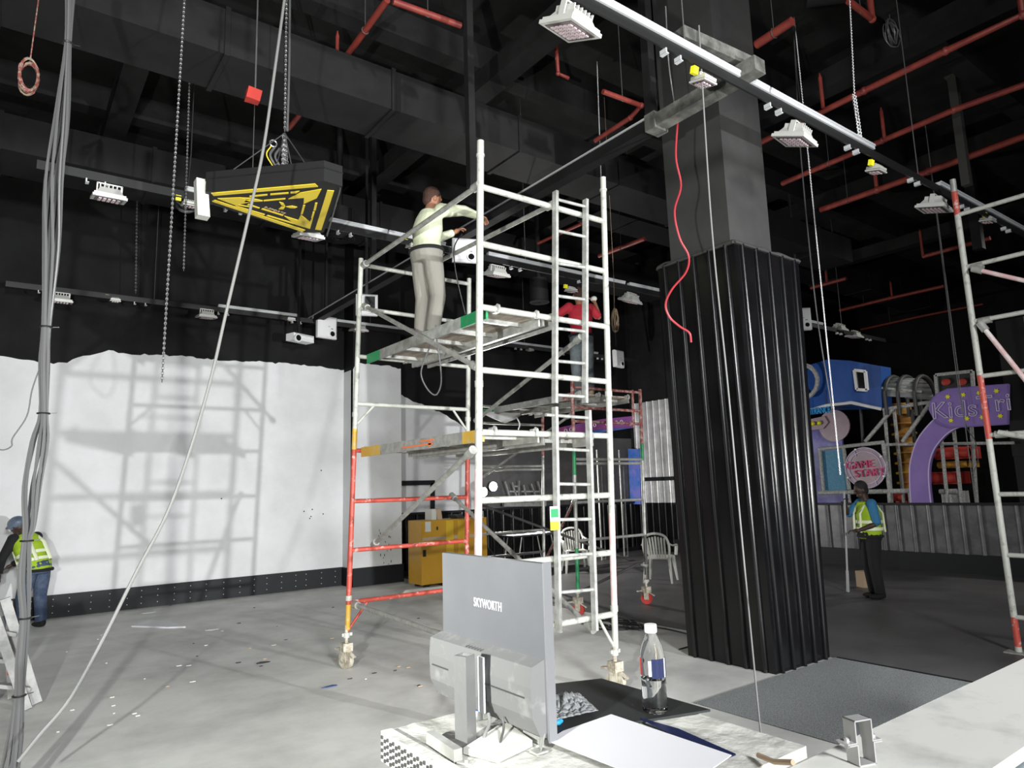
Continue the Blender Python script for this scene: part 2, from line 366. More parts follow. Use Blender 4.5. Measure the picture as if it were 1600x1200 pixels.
# right hand dado, opening to the play area above it
DX = 14.05
def dado(name, label, a, b, nrm, z0, z1, mt, back):
    t = thing(name, label, 'partition', ((a[0]+b[0])/2, (a[1]+b[1])/2, 0))
    m = MB(); corrugated(m, (*a, 0), (*b, 0), z0, z1, .28, .05, .045, nrm); obj('corrugated_sheet', m, mt, t, smooth=False)
    n = V(nrm); p, q = V((*a, 0)), V((*b, 0))
    m = MB(); m.hexa([p-n*.004, q-n*.004, q-n*.12, p-n*.12], [v+V((0, 0, z1)) for v in (p-n*.004, q-n*.004, q-n*.12, p-n*.12)]); obj('backing_wall', m, 'base_black', t, smooth=False)
    m = MB(); m.hexa([p+n*.07, q+n*.07, q-n*.13, p-n*.13], [v+V((0, 0, .04)) for v in (p+n*.07, q+n*.07, q-n*.13, p-n*.13)])
    o = obj('top_rail', m, 'base_black', t, smooth=False); o.location.z += z1
    m = MB(); m.hexa([p+n*.08, q+n*.08, q, p], [v+V((0, 0, z0)) for v in (p+n*.08, q+n*.08, q, p)]); obj('kick_board', m, 'base_black', t, smooth=False)
dado('corrugated_half_wall', 'grey corrugated half wall with black kick board in front of the play area', (DX, 12.0), (DX, -3), (-1, 0, 0), .33, 1.2, 'corr_grey', None)
dado('corrugated_half_wall', 'black corrugated half wall along the far end behind the scaffolds', (6.55, RY-.13), (13.9, RY-.13), (0, -1, 0), .1, 1.25, 'corr', None)
# full height piece right of the far corner
m = MB(); m.box((DX, 12.0, 0), (DX+.15, RY, 7.6)); m.box((DX-.06, 12.0, 4.0), (DX+.1, 13.2, 7.6)); struct('wall_return', m, 'duct')
t = thing('ribbed_wall_panel', 'bright silver ribbed metal panel on the far corner wall beside the column', 'wall panel', (DX, 12.6, 1.2))
m = MB(); corrugated(m, (DX-.02, RY-.14, 0), (DX-.02, 11.95, 0), 1.25, 3.95, .2, .05, .03, (-1, 0, 0)); obj('ribbed_sheet', m, 'corr_silver', t, smooth=False)
m = MB(); m.box((DX-.09, 11.9, 1.82), (DX-.05, RY-.14, 1.92)); obj('dark_rail', m, 'base_black', t)
m = MB(); corrugated(m, (DX-.02, RY-.14, 0), (DX-.02, 11.95, 0), 0, 1.25, .2, .05, .03, (-1, 0, 0)); obj('lower_sheet', m, 'corr', t, smooth=False)
# ------------------------------------------------------------------ overhead: ducts, posts, rails, beam
def duct(label, a, b):
    m = MB(); m.box(a, b)
    L = b[0]-a[0]
    for k in range(int(L/1.8)):
        x = a[0]+k*1.8+.9; m.box((x, a[1]-.02, a[2]-.02), (x+.05, b[1]+.02, b[2]+.02))
    return solo('ceiling_duct', m, 'duct', label, 'duct', smooth=False)
duct('long flat black duct crossing the ceiling from upper left to the column', (-3, 6.55, 6.02), (13.5, 7.25, 6.5))
duct('second black duct high up behind the rear light rail', (-3, 10.6, 6.3), (13, 11.5, 6.8))
duct('dark duct over the play area beyond the column', (8.6, 8.6, 6.75), (23, 9.3, 7.2))
m = MB(); m.tube([(7.2, 3.7, 7.35), (7.6, 3.2, 7.3), (7.9, 2.6, 7.3), (8.1, 1.8, 7.3)], .16, 16); solo('curved_duct', m, 'duct', 'short curved dark duct near the ceiling right of the column top', 'duct')
m = MB()
for k in range(7): m.box((-6, 1.2+k*1.9, 7.25), (24, 1.45+k*1.9, 7.62))
struct('trim_2', m, 'ceil')
m = MB()
for k in range(6): m.box((-3+k*3.9, -2, 7.0), (-2.72+k*3.9, 13.4, 7.27))
struct('trim_3', m, 'ceil')
def post(label, px, py, w, mt='duct', top=7.6, X=None, Y=None, slope=0):
    p = at(px, py, X=X, Y=Y); m = MB(); m.box((p.x-w/2, p.y-w/2, p.z), (p.x+w/2, p.y+w/2, top)); m.box((p.x-w/2-.03, p.y-w/2-.03, top-.02), (p.x+w/2+.03, p.y+w/2+.03, top))
    return solo('hanging_post', m, mt, label, 'post', smooth=False)
post('dark square drop post in front of the long duct, ending above the left scaffold', 737, 293, .075, Y=5.4)
post('dark drop post left of the white shirted worker, reaching down behind the rail', 583, 400, .075, Y=9.0)
post('steel drop post holding the bare box beam beside the column', 1018, 182, .085, X=4.67)
post('long dark drop post hanging at upper right in front of the red pipes', 1511, 290, .11, mt='post_grey', Y=3.6)
post('thin dark drop post behind the yellow triangle sign', 478, 300, .075, Y=11.9)
post('dark drop post hanging behind the right scaffold', 1530, 390, .16, Y=4.6)
# bare box beam and its tail
p0, p1 = at(1187, 97, X=4.67), V((4.67, 12.9, 5.03))
m = MB(); m.hexa([(4.6, p0.y, 4.97), (4.74, p0.y, 4.97), (4.74, 3.9, 4.97), (4.6, 3.9, 4.97)], [(4.6, p0.y, 5.09), (4.74, p0.y, 5.09), (4.74, 3.9, 5.09), (4.6, 3.9, 5.09)])
t = thing('box_beam', 'bare grey steel box beam running from beside the column back over the scaffold', 'beam', (4.67, 8, 4.97)); obj('bare_section', m, 'beam', t, smooth=False)
m = MB(); m.box((4.605, 3.9, 4.975), (4.735, 12.9, 5.08)); obj('painted_section', m, 'duct', t, smooth=False)
m = MB(); m.box((4.58, 3.86, 4.95), (4.76, 3.98, 5.11)); obj('weld_joint', m, 'beam', t)
m = MB(); m.box((4.585, 3.98, 5.08), (4.6, 12.9, 5.095)); obj('light_strip', m, 'galv', t)
a = at(1068, 62, Z=5.2); m = MB(); m.bar(at(1060, 55, Z=5.18), at(1178, 108, Z=5.18), .13, .1); solo('steel_angle', m, 'beam', 'dusty flat steel offcut crossing on top of the box beam end', 'beam')
def rail(label, Y, x0, x1, z, segs):
    t = thing('light_rail', label, 'light rail', ((x0+x1)/2, Y, z))
    m = MB(); m.box((x0, Y-.02, z-.05), (x1, Y+.03, z)); m.box((x0, Y-.02, z-.085), (x1, Y-.005, z-.05)); obj('black_channel', m, 'rail_black', t, smooth=False)
    for a, b in segs:
        m = MB(); m.box((a, Y-.035, z+.002), (b, Y+.02, z+.045)); m.box((a, Y-.045, z+.03), (b, Y-.035, z+.05))
        obj('bright_channel', m, 'galv', t, smooth=False)
    for k in range(int((x1-x0)/1.3)):
        x = x0+.4+k*1.3
        for d in (0, .16): m = MB(); m.box((x+d, Y-.03, z-.12), (x+d+.012, Y+.03, z-.085)); m.box((x+d, Y-.03, z-.125), (x+d+.03, Y+.03, z-.118)); obj('clip', m, 'galv', t)
        if k % 3 == 1: m = MB(); m.cyl((x+.3, Y+.03, z), (x+.3, Y+.03, 7.6), .005, 6); obj('drop_rod', m, 'rod', t)
    return t
R1, R2, R3, RZ = 3.0, 7.6, 12.45, 4.97
rail('nearest light rail with bright silver channel passing in front of the column', R1, 2.0, 11.6, RZ, ((2.6, 5.0), (5.02, 6.8), (8.3, 11.0)))
rail('middle light rail running behind the yellow triangle sign and the scaffold', R2, .1, 8.9, RZ, ((1.4, 1.75), (3.0, 3.75), (3.77, 5.2), (5.3, 8.0), (8.1, 8.9)))
rail('rear light rail close to the back wall above the white area', R3, -.1, 13.5, 5.03, ((2.9, 4.3), (4.6, 12.0)))
rail('short far light rail over the play area right of the column', 7.6, 12.9, 16.8, 5.0, ((13.2, 14.0),))
# ------------------------------------------------------------------ floodlights
def make_flood(s, n, label, tagc=False):
    t = thing('floodlight', label, 'floodlight', (0, 0, 0))
    h = s*.5
    m = MB(); m.box((-s/2, -s/2, -h), (s/2, s/2, -h+.025*s/.3)); m.box((-s*.46, -s*.46, -h+.02), (s*.46, s*.46, -h+.045))
    b = [(-s*.42, -s*.42), (s*.42, -s*.42), (s*.42, s*.42), (-s*.42, s*.42)]
    o = obj('bezel', m, 'flood', t, smooth=False)
    m = MB(); m.hexa([(x, y, -h+.03) for x, y in b], [(x*.66, y*.66, -h*.3) for x, y in b])
    for k in range(6):
        x = -s*.3+k*s*.12; m.box((x, -s*.28, -h*.5), (x+s*.03, s*.28, -h*.12))
    obj('heat_sink', m, 'flood', t, smooth=False)
    m = MB(); m.box((-s*.4, -s*.4, -h-.004), (s*.4, s*.4, -h+.002)); lb = obj('led_panel', m, 'led_bg', t, smooth=False)
    m = MB(); q = s*.66/n
    for i in range(n):
        for j in range(n):
            x, y = -s*.33+(i+.5)*q, -s*.33+(j+.5)*q; m.box((x-q*.32, y-q*.32, -h-.012), (x+q*.32, y+q*.32, -h-.004))
    obj('led_lens', m, 'led', lb, smooth=False)
    m = MB()
    for sx in (-1, 1): m.box((sx*s*.36-.006, -s*.08, -h*.7), (sx*s*.36+.006, s*.08, 0))
    m.box((-s*.37, -s*.08, -.008), (s*.37, s*.08, .004)); obj('bracket', m, 'flood', t, smooth=False)
    if tagc: m = MB(); m.box((-s*.95, -s*.12, -s*.25), (-s*.6, s*.12, s*.12)); obj('yellow_tag', m, 'yel_tag', t)
    return t
def hang_flood(proto, px, py, Y, s, label, tilt=0, rz=0, group=None, first=False):
    p = at(px, py, Y=Y); z = p.z+s*.25
    o = proto if first else dup(proto, (0, 0, 0))
    o.location = (p.x, Y+.0, z); o.rotation_euler = (math.radians(tilt), 0, math.radians(rz)); o['label'] = label
    o['group'] = group or ('large floodlights on the rails' if s > .2 else 'small tagged floodlights on the rails')
    return o
FL = make_flood(.3, 5, ''); FS = make_flood(.15, 3, '', True)
big = [(900, 28, R1, 'large floodlight at the top edge, pink LED grid seen from below', 22, 8), (1250, 207, R1, 'large floodlight under the near rail just right of the upper column', 22, 8), (1464, 317, R1, 'large floodlight under the near rail beside the right scaffold top', 15, 5),
 (171, 300, R2, 'large floodlight at the left end of the middle rail', 12, 0), (483, 362, R2, 'large floodlight half hidden beneath the yellow triangle sign', 12, 0),
 (777, 423, R2, 'large floodlight under the middle rail inside the scaffold top', 14, 0), (988, 465, R2, 'large floodlight at the right end of the middle rail near the column', 20, 10),
 (96, 465, R3, 'large floodlight at the left end of the rear rail behind the cable bundle', 8, 0), (323, 490, R3, 'large floodlight on the rear rail above the white wall, below the sign', 8, 0), (561, 512, R3, 'large floodlight on the rear rail beside the scaffold left upright', 8, 0),
 (1028, 562, R3, 'large floodlight far back against the left edge of the column cladding', 8, 0), (1312, 511, 7.6, 'large floodlight on the far play area rail, left one behind the chain', 10, 0), (1336, 522, 7.6, 'large floodlight above the blue canopy right of the chain', 10, 0)]
for i, (px, py, Y, lb, ti, rz) in enumerate(big): hang_flood(FL, px, py, Y, .3, lb, ti, rz, first=(i == 0))
small = [(1101, 123, R1, 'small floodlight with yellow tag beside the box beam end', 15, 0), (1371, 263, R1, 'small floodlight with yellow tag under the chain on the near rail', 15, 0), (1545, 342, R1, 'small floodlight on the near rail between the right scaffold rungs', 12, 0),
 (297, 317, R2, 'small floodlight on the middle rail left of the yellow sign', 12, 0), (646, 383, R2, 'small floodlight with yellow tag left of the white shirt', 10, 0), (893, 452, R2, 'small floodlight with yellow tag above the red shirted worker', 10, 0),
 (180, 468, R3, 'small floodlight with yellow tag on the rear rail at left', 8, 0), (454, 498, R3, 'small floodlight on the rear rail left of the white projectors', 8, 0), (828, 546, R3, 'small floodlight with yellow tag far back below the scaffold deck', 8, 0)]
for i, (px, py, Y, lb, ti, rz) in enumerate(small): hang_flood(FS, px, py, Y, .15 if Y < 12 else .17, lb, ti, rz, first=(i == 0))
# ------------------------------------------------------------------ projectors
def projector(label, c, w, h, d, rz=0, back=False, tilt=0, pole=True, lensx=.25):
    c = V(c); t = thing('projector', label, 'projector', c, 'white ceiling projectors', 0)
    m = MB(); k = .03*w/.34
    ring = lambda y, i: [(-w/2+i, y, -h/2+i), (w/2-i, y, -h/2+i), (w/2-i, y, h/2-i), (-w/2+i, y, h/2-i)]
    m.hexa(ring(-d/2+k, 0), ring(d/2-k, 0)); m.hexa(ring(-d/2, k), ring(-d/2+k, 0)); m.hexa(ring(d/2-k, 0), ring(d/2, k))
    body = obj('casing', m, 'white_pl'); body.parent = t
    m = MB(); m.tube([(w*lensx, -d/2-.02, -h*.3), (w*lensx, -d/2+.02, -h*.3)], .16*w, 20); o = obj('lens_ring', m, 'white_pl'); o.parent = t
    m = MB(); m.tube([(w*lensx, -d/2-.024, -h*.3), (w*lensx, -d/2-.015, -h*.3)], .12*w, 20); g = obj('lens', m, 'lens'); g.parent = o
    m = MB(); m.box((w*lensx-.02, -d/2-.003, -h*.08), (w*lensx+.02, -d/2+.001, -h*.05)); m.box((w*.0, -d/2-.003, h*.02), (w*.1, -d/2+.001, h*.035)); o = obj('vent', m, 'black_pl'); o.parent = t
    if back:
        m = MB(); m.box((-w*.1, -d/2-.05, -h*.3), (w*.35, -d/2+.0, h*.35)); m.tube([(0, -d/2-.06, h*.3), (w*.2, -d/2-.08, 0), (-.02, -d/2-.06, -h*.3)], .02, 8); o = obj('mounting_plate', m, 'black_pl'); o.parent = t
    t.rotation_euler = (math.radians(tilt), 0, math.radians(rz))
    if pole:
        m = MB(); m.box((-.02, d*.1, h/2), (.02, d*.1+.04, 7.6-c.z)); o = obj('drop_pole', m, 'rail_black'); o.parent = t
    return t
projector('big white projector the white shirted worker is reaching for', at(726, 392, X=4.55), .32, .30, .11, -22, tilt=4, pole=False, lensx=.22)
projector('white projector hanging square on, nearest to the yellow sign on the rear rail', at(510, 512, Y=12.3), .40, .42, .14, 8, lensx=.2)
projector('white projector hanging low and level, left of the square one', at(469, 529, Y=12.3), .46, .13, .3, 20, lensx=-.38)
projector('white projector with black mount seen behind the scaffold left upright', at(573, 477, Y=9.6), .33, .33, .12, -20, back=True)
projector('small white projector far back left of the column', at(966, 561, Y=12.3), .38, .44, .14, 10, lensx=.15)
projector('white projector half hidden behind the right edge of the column cladding', at(1252, 499, Y=6.9), .34, .42, .14, -38, lensx=.2)
# ------------------------------------------------------------------ pipes
def pipe(label, pts, r=.035, stubs=(), mt='redpipe', name='sprinkler_pipe'):
    t = thing(name, label, 'pipe', pts[0], 'red sprinkler pipes under the ceiling')
    m = MB(); m.tube(pts, r, 10)
    for k in range(1, len(pts)-1): m.ball(pts[k], r*1.25, 8, 6)
    obj('pipe', m, mt, t)
    for a, h in stubs:
        m = MB(); m.tube([a, V(a)+V((0, 0, h))], r*.6, 8); m.tube([V(a)+V((0, 0, h)), V(a)+V((0, 0, h+.06))], [r*.5, .008], 8); obj('sprinkler_head', m, mt, t)
    for k in range(len(pts)-1):
        L = (V(pts[k+1])-V(pts[k])).length
        nh = max(1 if k == 0 else 0, int(L/1.8))
        for j in range(nh):
            q = lerp(pts[k], pts[k+1], (j+.5)/nh); m = MB(); m.tube([q, V((q.x, q.y, 7.6))], .004, 6); m.tube([q+V((r*1.15*math.cos(a*.785), 0, r*1.15*math.sin(a*.785))) for a in range(8)], .005, 5, closed=True); obj('hanger', m, 'rod', t)
    return t
Z6 = 6.5
def dn(px, py, z=Z6): return at(px, py, Z=z)
pipe('long red pipe highest at upper right, with a riser at the frame edge', [dn(1170, 232), dn(1350, 142), dn(1477, 80), dn(1598, 23), dn(1598, 23)+V((0, 0, .9))], .04, [(dn(1286, 168), .42)])
pipe('second long red pipe crossing below it behind the hanging post', [dn(1222, 287), dn(1378, 220), dn(1490, 172), dn(1640, 118)], .04, [(dn(1382, 217), .42)])
pipe('third red pipe meeting the near light rail at the right', [dn(1282, 328), dn(1370, 297), dn(1450, 268), dn(1625, 204)], .05, [(dn(1370, 297), .3)])
pipe('short red pipe beyond the near rail left of the right scaffold upright', [dn(1442, 401), dn(1500, 385), dn(1547, 372)], .045, [(dn(1442, 400), .55)])
pipe('far red pipe high over the blue canopy', [dn(1312, 485), dn(1390, 466), dn(1475, 447)], .045, [(dn(1394, 465), .4)])
pipe('faint far red pipe lowest over the play area', [dn(1345, 515), dn(1440, 494), dn(1536, 475)], .035)
pipe('short far red pipe just right of the column cladding', [dn(1267, 450), dn(1322, 435)], .045, [(dn(1292, 443), .3)])
pipe('bent red pipe at the top between column and curved duct', [dn(1182, 70, 6.6), dn(1238, 33, 6.6)], .05)
pipe('red pipe elbow at the top beside the double chain', [dn(1326, 2, 6.9), dn(1363, 30, 6.9), dn(1363, 30, 6.9)+V((0, 0, .25))], .035)
pipe('red pipe slanting down behind the long duct, left of centre', [dn(605, 0, 6.75), dn(540, 90, 6.75), dn(500, 140, 6.75), dn(452, 200, 6.75)], .035, [(dn(527, 87, 6.75), .25)])
pipe('straight red pipe at the top running right to the drop post', [dn(614, 2, 6.75), dn(720, 40, 6.75)], .035)
pipe('small bent red pipe left of the large top floodlight', [at(869, 70, Y=6), at(872, 115, Y=6), at(888, 122, Y=6)], .025)
pipe('red pipe with elbow joining the box beam beside its post', [dn(942, 143, 6.2), dn(1002, 165, 6.2), dn(985, 184, 6.2), dn(930, 220, 6.2)], .03)
pipe('thin red pipe seen through the gap right of the scaffold tower', [dn(960, 323, 6.3), dn(1008, 303, 6.3)], .03)
pipe('thin red pipe beneath, right of the scaffold tower near the column', [dn(936, 400, 6.0), dn(1007, 373, 6.0)], .04)
pipe('thin red pipe seen between the ladder rails at the top', [dn(841, 380, 6.3), dn(908, 350, 6.3)], .03)
m = MB(); p = at(395, 150, Y=6.0); m.hexa([p+V(q) for q in ((-.07, -.05, -.05), (.05, -.05, -.06), (.06, .05, -.05), (-.06, .05, -.05))], [p+V(q) for q in ((-.05, -.05, .06), (.07, -.05, .05), (.07, .05, .05), (-.05, .05, .06))])
t = thing('sounder_box', 'small red alarm box hanging on a rod above the yellow sign', 'alarm', p); obj('box', m, 'redfoam', t, smooth=False)
m = MB(); m.cyl(p+V((.02, 0, .05)), p+V((.02, 0, 1.3)), .008, 6); obj('drop_rod', m, 'rod', t)
# air diffusers
for px, py, Y, r, lb in ((725, 238, 8.6, .24, 'round black ceiling diffuser beside the tall scaffold upright'), (843, 472, 9.9, .18, 'round drum diffuser hanging behind the scaffold ladder'), (530, 372, 9.9, .24, 'dim round diffuser right of the yellow sign')):
    p = at(px, py, Y=Y); m = MB()
    for k in range(5): m.tube([p+V((r*(1-k*.18)*math.cos(a*math.pi/12), r*(1-k*.18)*math.sin(a*math.pi/12), .0)) for a in range(24)], .012, 6, closed=True)
    m.lathe([(r*.98, .01), (r*.98, .45)], p, 24); m.cyl(p+V((0, 0, .4)), V((p.x, p.y, 7.6)), .05, 10); solo('air_diffuser', m, 'duct', lb, 'diffuser')
# ------------------------------------------------------------------ chains, rods, cables
def chain_links(m, p, q, pitch, r):
    p, q = V(p), V(q); n = max(2, int((q-p).length/pitch)); d = (q-p).normalized()
    a = d.cross(V((0, 1, .1))).normalized(); b = d.cross(a)
    for i in range(n):
        c = lerp(p, q, (i+.5)/n); s = a if i % 2 else b; hl, hw = pitch*.66, pitch*.36
        m.tube([c+d*(hl*math.cos(t*math.pi/4))+s*(hw*math.sin(t*math.pi/4)) for t in range(8)], r, 4, closed=True)
def vchain(label, px0, py0, px1, py1, Y, pitch=.04, r=.0055, extra=None):
    a, b = at(px1, py1, Y=Y), at(px0, py0, Y=Y); z = b.z
    m = MB(); chain_links(m, b, a, pitch, r)
    if extra: extra(m)
    return solo('hoist_chain', m, 'chain', label, 'chain', 'hanging hoist chains')
vchain('long steel chain left of the yellow sign, ending over the white wall', 289, -12, 253, 597, 5.3, .018, .0032)
vchain('thin steel chain hanging just left of the yellow sign, ending above the rear rail', 297, 95, 287, 423, 7.5, .02, .0032)
vchain('thin steel chain dropping onto the rear rail at far left', 218, 55, 212, 458, 12.3, .03, .004)
vchain('steel chain dropping to the scaffold top at the box beam left side', 931, 42, 941, 330, 6.3, .018, .0028)
vchain('long steel chain right of the column, hanging in front of the blue canopy', 1237, -12, 1313, 742, 4.2, .018, .0032)
vchain('long steel chain near the right scaffold with a knot over the purple arch', 1431, 85, 1524, 785, 4.4, .018, .003)
a, b, c = at(1327, -12, Y=R1), at(1335, 148, Y=R1), at(1347, 238, Y=R1)
m = MB(); chain_links(m, a, b, .017, .003); chain_links(m, b+V((-.02, 0, 0)), c+V((-.03, 0, .03)), .017, .003); chain_links(m, b+V((.02, 0, 0)), c+V((.03, 0, .03)), .017, .003); chain_links(m, b+V((0, .02, 0)), c, .017, .003)
solo('hoist_chain', m, 'chain', 'doubled steel chain carrying the near rail above the small floodlight', 'chain', 'hanging hoist chains')
def wire(name, label, pts, r, mt, cat='cable', group=None, n=6):
    m = MB(); m.tube(spline(pts, n) if len(pts) > 2 else pts, r, 8); return solo(name, m, mt, label, cat, group)
ks = lambda Y, *q: [at(a, b, Y=Y) for a, b in q]
wire('hanging_wire', 'dark wire hanging beside the long chain right of the column', ks(4.3, (1234, -60), (1243, 100), (1252, 250), (1275, 480), (1300, 640)), .008, 'cable')
wire('hanging_wire', 'grey wire looped down beside the chain over the purple arch', ks(4.5, (1432, 80), (1455, 270), (1475, 430), (1503, 640), (1524, 690), (1528, 720), (1519, 740)), .007, 'cable_l')
wire('hanging_cable', 'thin grey cable hanging from the beam end down past the column to the floor', ks(R1, (1092, 40), (1097, 125), (1108, 300), (1118, 420), (1137, 600), (1160, 850), (1180, 1060), (1191, 1170)), .006, 'rope')
wire('red_cable', 'red cable with bare end hanging in front of the column cladding', ks(3.75, (1059, 188), (1056, 245), (1064, 290), (1054, 330), (1062, 372), (1076, 400), (1072, 425), (1050, 452), (1040, 475), (1046, 495), (1062, 510), (1077, 520), (1080, 535)), .009, 'redcable')
wire('hanging_wire', 'grey wire on the column face leading to the red cable', ks(3.8, (1040, 10), (1045, 100), (1058, 188)), .006, 'rope')
wire('grey_rope', 'pale grey cable swinging in a long curve past the yellow sign to the floor', ks(5.0, (446, -12), (432, 90), (412, 230), (388, 340), (353, 490), (330, 590), (298, 700), (262, 800), (215, 890), (160, 1000), (110, 1090), (60, 1150), (28, 1190)), .011, 'rope')
# cable bundle at left
t = thing('cable_bundle', 'bundle of grey cables hanging down the left edge, tied at intervals', 'cable', at(70, 600, Y=5.2))
base = [(110, -12), (106, 68), (97, 180), (84, 285), (80, 390), (72, 511), (69, 570), (68, 646), (62, 690), (50, 760), (46, 820), (42, 845), (38, 905), (39, 966), (33, 1030), (30, 1087), (24, 1150), (16, 1200), (10, 1240)]
spr = [5, 3, 8, 10, 9, 4, 5, 4, 9, 9, 6, 4, 6, 4, 5, 4, 7, 9, 9]
for k in range(9):
    pts = []
    for i, ((px, py), s) in enumerate(zip(base, spr)):
        ph = k*2.4+py*.004; o = V((math.cos(ph)*s*.0048, math.sin(ph)*s*.0048, 0)); pts.append(at(px, py, Y=5.2)+o)
    m = MB(); m.tube(spline(pts, 4), .009, 6); obj('cable', m, 'cable_l' if k % 3 else 'cable', t)
for i in (1, 5, 7, 11, 13, 15):
    p = at(*base[i], Y=5.2); m = MB(); m.tube([p+V((.032*math.cos(a*.785), .032*math.sin(a*.785), 0)) for a in range(8)], .006, 6, closed=True); m.bar(p+V((.02, 0, 0)), p+V((.07, 0, .006)), .006, .004); obj('cable_tie', m, 'black_pl', t)
wire('hanging_wire', 'thin stray wire curving away left of the cable bundle over the white wall', ks(5.2, (62, 575), (50, 610), (42, 650), (20, 684), (18, 697), (4, 703), (-14, 698)), .004, 'cable')
def coil(label, px, py, Y, r, mt, k=6, tilt=1.0, rr=.006):
    p = at(px, py, Z=7.0) if Y is None else at(px, py, Y=Y); m = MB()
    for j in range(k):
        a0 = random.random()*6; m.tube([p+V((r*(.8+.2*random.random())*math.cos(a), .03*math.sin(a+a0), r*tilt*math.sin(a)+.02*math.sin(a0))) for a in [q*math.pi/10 for q in range(20)]], rr, 5, closed=True)
    m.tube([p+V((0, 0, r*tilt)), p+V((.02, 0, r*tilt+.5)), V((p.x+.02, p.y, max(7.6, p.z+r*tilt+.55)))], rr*.7, 5); return solo('wire_coil', m, mt, label, 'cable')
coil('coil of reddish wire hanging at the top left', 45, 120, 5.5, .06, 'coil', 9, 1.9, .007)
coil('round coil of thin wire under the ceiling at upper right', 1393, 52, None, .17, 'rod', 6, .9, .006)
coil('hank of tan wire hanging right of the scaffold tower', 961, 500, 6.9, .05, 'card', 7, 3.2, .005)
coil('black cable loop behind the small floodlight left of the yellow sign', 292, 318, R2+.1, .11, 'black_pl', 4, .7, .012)
# cable loops on the white shirted worker's platform
wire('looped_cable', 'black cable looping down below the upper platform', ks(5.4, (690, 508), (678, 530), (664, 560), (658, 585), (668, 608), (681, 617), (689, 600), (688, 570), (683, 535), (681, 508)), .007, 'cable')
wire('projector_cable', 'thin black cable from the big projector down to the platform', ks(6.0, (722, 366), (713, 378), (709, 395), (713, 430), (722, 470), (727, 490)), .007, 'black_pl')
# ------------------------------------------------------------------ yellow triangle sign
SZ = 4.6
def sg(x, y, z=SZ): return at(280+x/5, 160+y/5, Z=z)
cc = sg(820, 800); t = thing('triangle_sign', 'hanging black triangular sign box with yellow arrow stripes and a propeller emblem', 'sign', cc)
outl = [sg(212, 640), sg(225, 790), sg(1035, 1035), sg(1140, 1015), sg(1285, 640), sg(1130, 615)]
outl = [sg(205, 700), sg(215, 785), sg(980, 1018), sg(1130, 1018), sg(1275, 655), sg(1130, 612)]
up = V((0, 0, .2)); m = MB(); m.prism(outl, up); obj('sign_box', m, 'sign_black', t, smooth=False)
m = MB()
for i in range(6):
    a, b = outl[i]+V((0, 0, .13)), outl[(i+1) % 6]+V((0, 0, .13)); m.bar(a, b, .012, .012)
obj('edge_strip', m, 'duct', t)
m = MB(); yp = [[(250, 706), (1062, 633), (1085, 655), (270, 727)], [(255, 770), (278, 760), (985, 995), (960, 1008)], [(1157, 684), (1210, 688), (1110, 995), (1062, 990)],
 [(300, 748), (478, 740), (560, 775), (462, 795), (560, 815), (440, 800)], [(475, 742), (640, 768), (655, 765), (560, 745)], [(510, 775), (650, 770), (640, 762), (520, 760)],
 [(550, 728), (690, 714), (690, 724), (550, 738)], [(712, 712), (855, 700), (855, 710), (712, 722)], [(870, 698), (940, 690), (915, 706), (870, 708)],
 [(660, 762), (830, 746), (830, 754), (660, 770)], [(852, 752), (945, 703), (1112, 674), (1075, 745), (972, 790), (975, 742)],
 [(968, 800), (985, 800), (965, 870), (948, 870)], [(1062, 783), (1080, 783), (1066, 842), (1048, 842)], [(1044, 852), (1060, 852), (1045, 900), (1030, 900)],
 [(822, 885), (930, 918), (950, 875), (1020, 930), (1035, 905), (1045, 905), (1022, 985), (905, 950)],
 [(540, 790), (630, 822), (620, 826), (530, 800)], [(650, 826), (815, 878), (808, 884), (640, 832)], [(440, 805), (670, 872), (660, 880), (560, 850)], [(690, 878), (905, 942), (895, 948), (680, 884)]]
for q in yp: m.prism([sg(*p) for p in q], (0, 0, -.006))
obj('yellow_stripes', m, 'yellow', t, smooth=False)
m = MB()
for q in ([(782, 775), (815, 785), (830, 810), (800, 800)], [(835, 812), (880, 806), (922, 815), (905, 824), (865, 822)], [(828, 812), (815, 832), (776, 832), (795, 815)]): m.prism([sg(*p) for p in q], (0, 0, -.006))
obj('propeller_emblem', m, 'yellow', t, smooth=False)
a, b = sg(655, 812), sg(835, 870); mtx = frame(lerp(a, b, .5)+V((0, 0, -.004)), b-a, sg(760, 800)-sg(740, 840)); text_mesh('E-SPORTS', .055, mtx, .002, 'sign_lettering', 'card', t)
m = MB(); e0, e1 = sg(172, 585, 4.9), sg(172, 700, 4.6)
px0 = sg(140, 700); d = (sg(190, 700)-px0)
m.hexa([at(309, 335, Y=px0.y)+V(q) for q in ((0, 0, 0), (.11, 0, 0), (.11, .12, 0), (0, .12, 0))], [at(307, 277, Y=px0.y)+V(q) for q in ((0, 0, 0), (.1, 0, 0), (.1, .12, 0), (0, .12, 0))]); obj('end_cap', m, 'paper_g', t, smooth=False)
m = MB(); m.hexa([sg(1150, 1030)+V(q) for q in ((0, 0, -.02), (.02, .02, -.02), (.02, .02, 0), (0, 0, 0))], [sg(1255, 660)+V(q) for q in ((0, 0, -.02), (.02, .02, -.02), (.02, .02, 0), (0, 0, 0))]); obj('side_trim', m, 'rod', t)
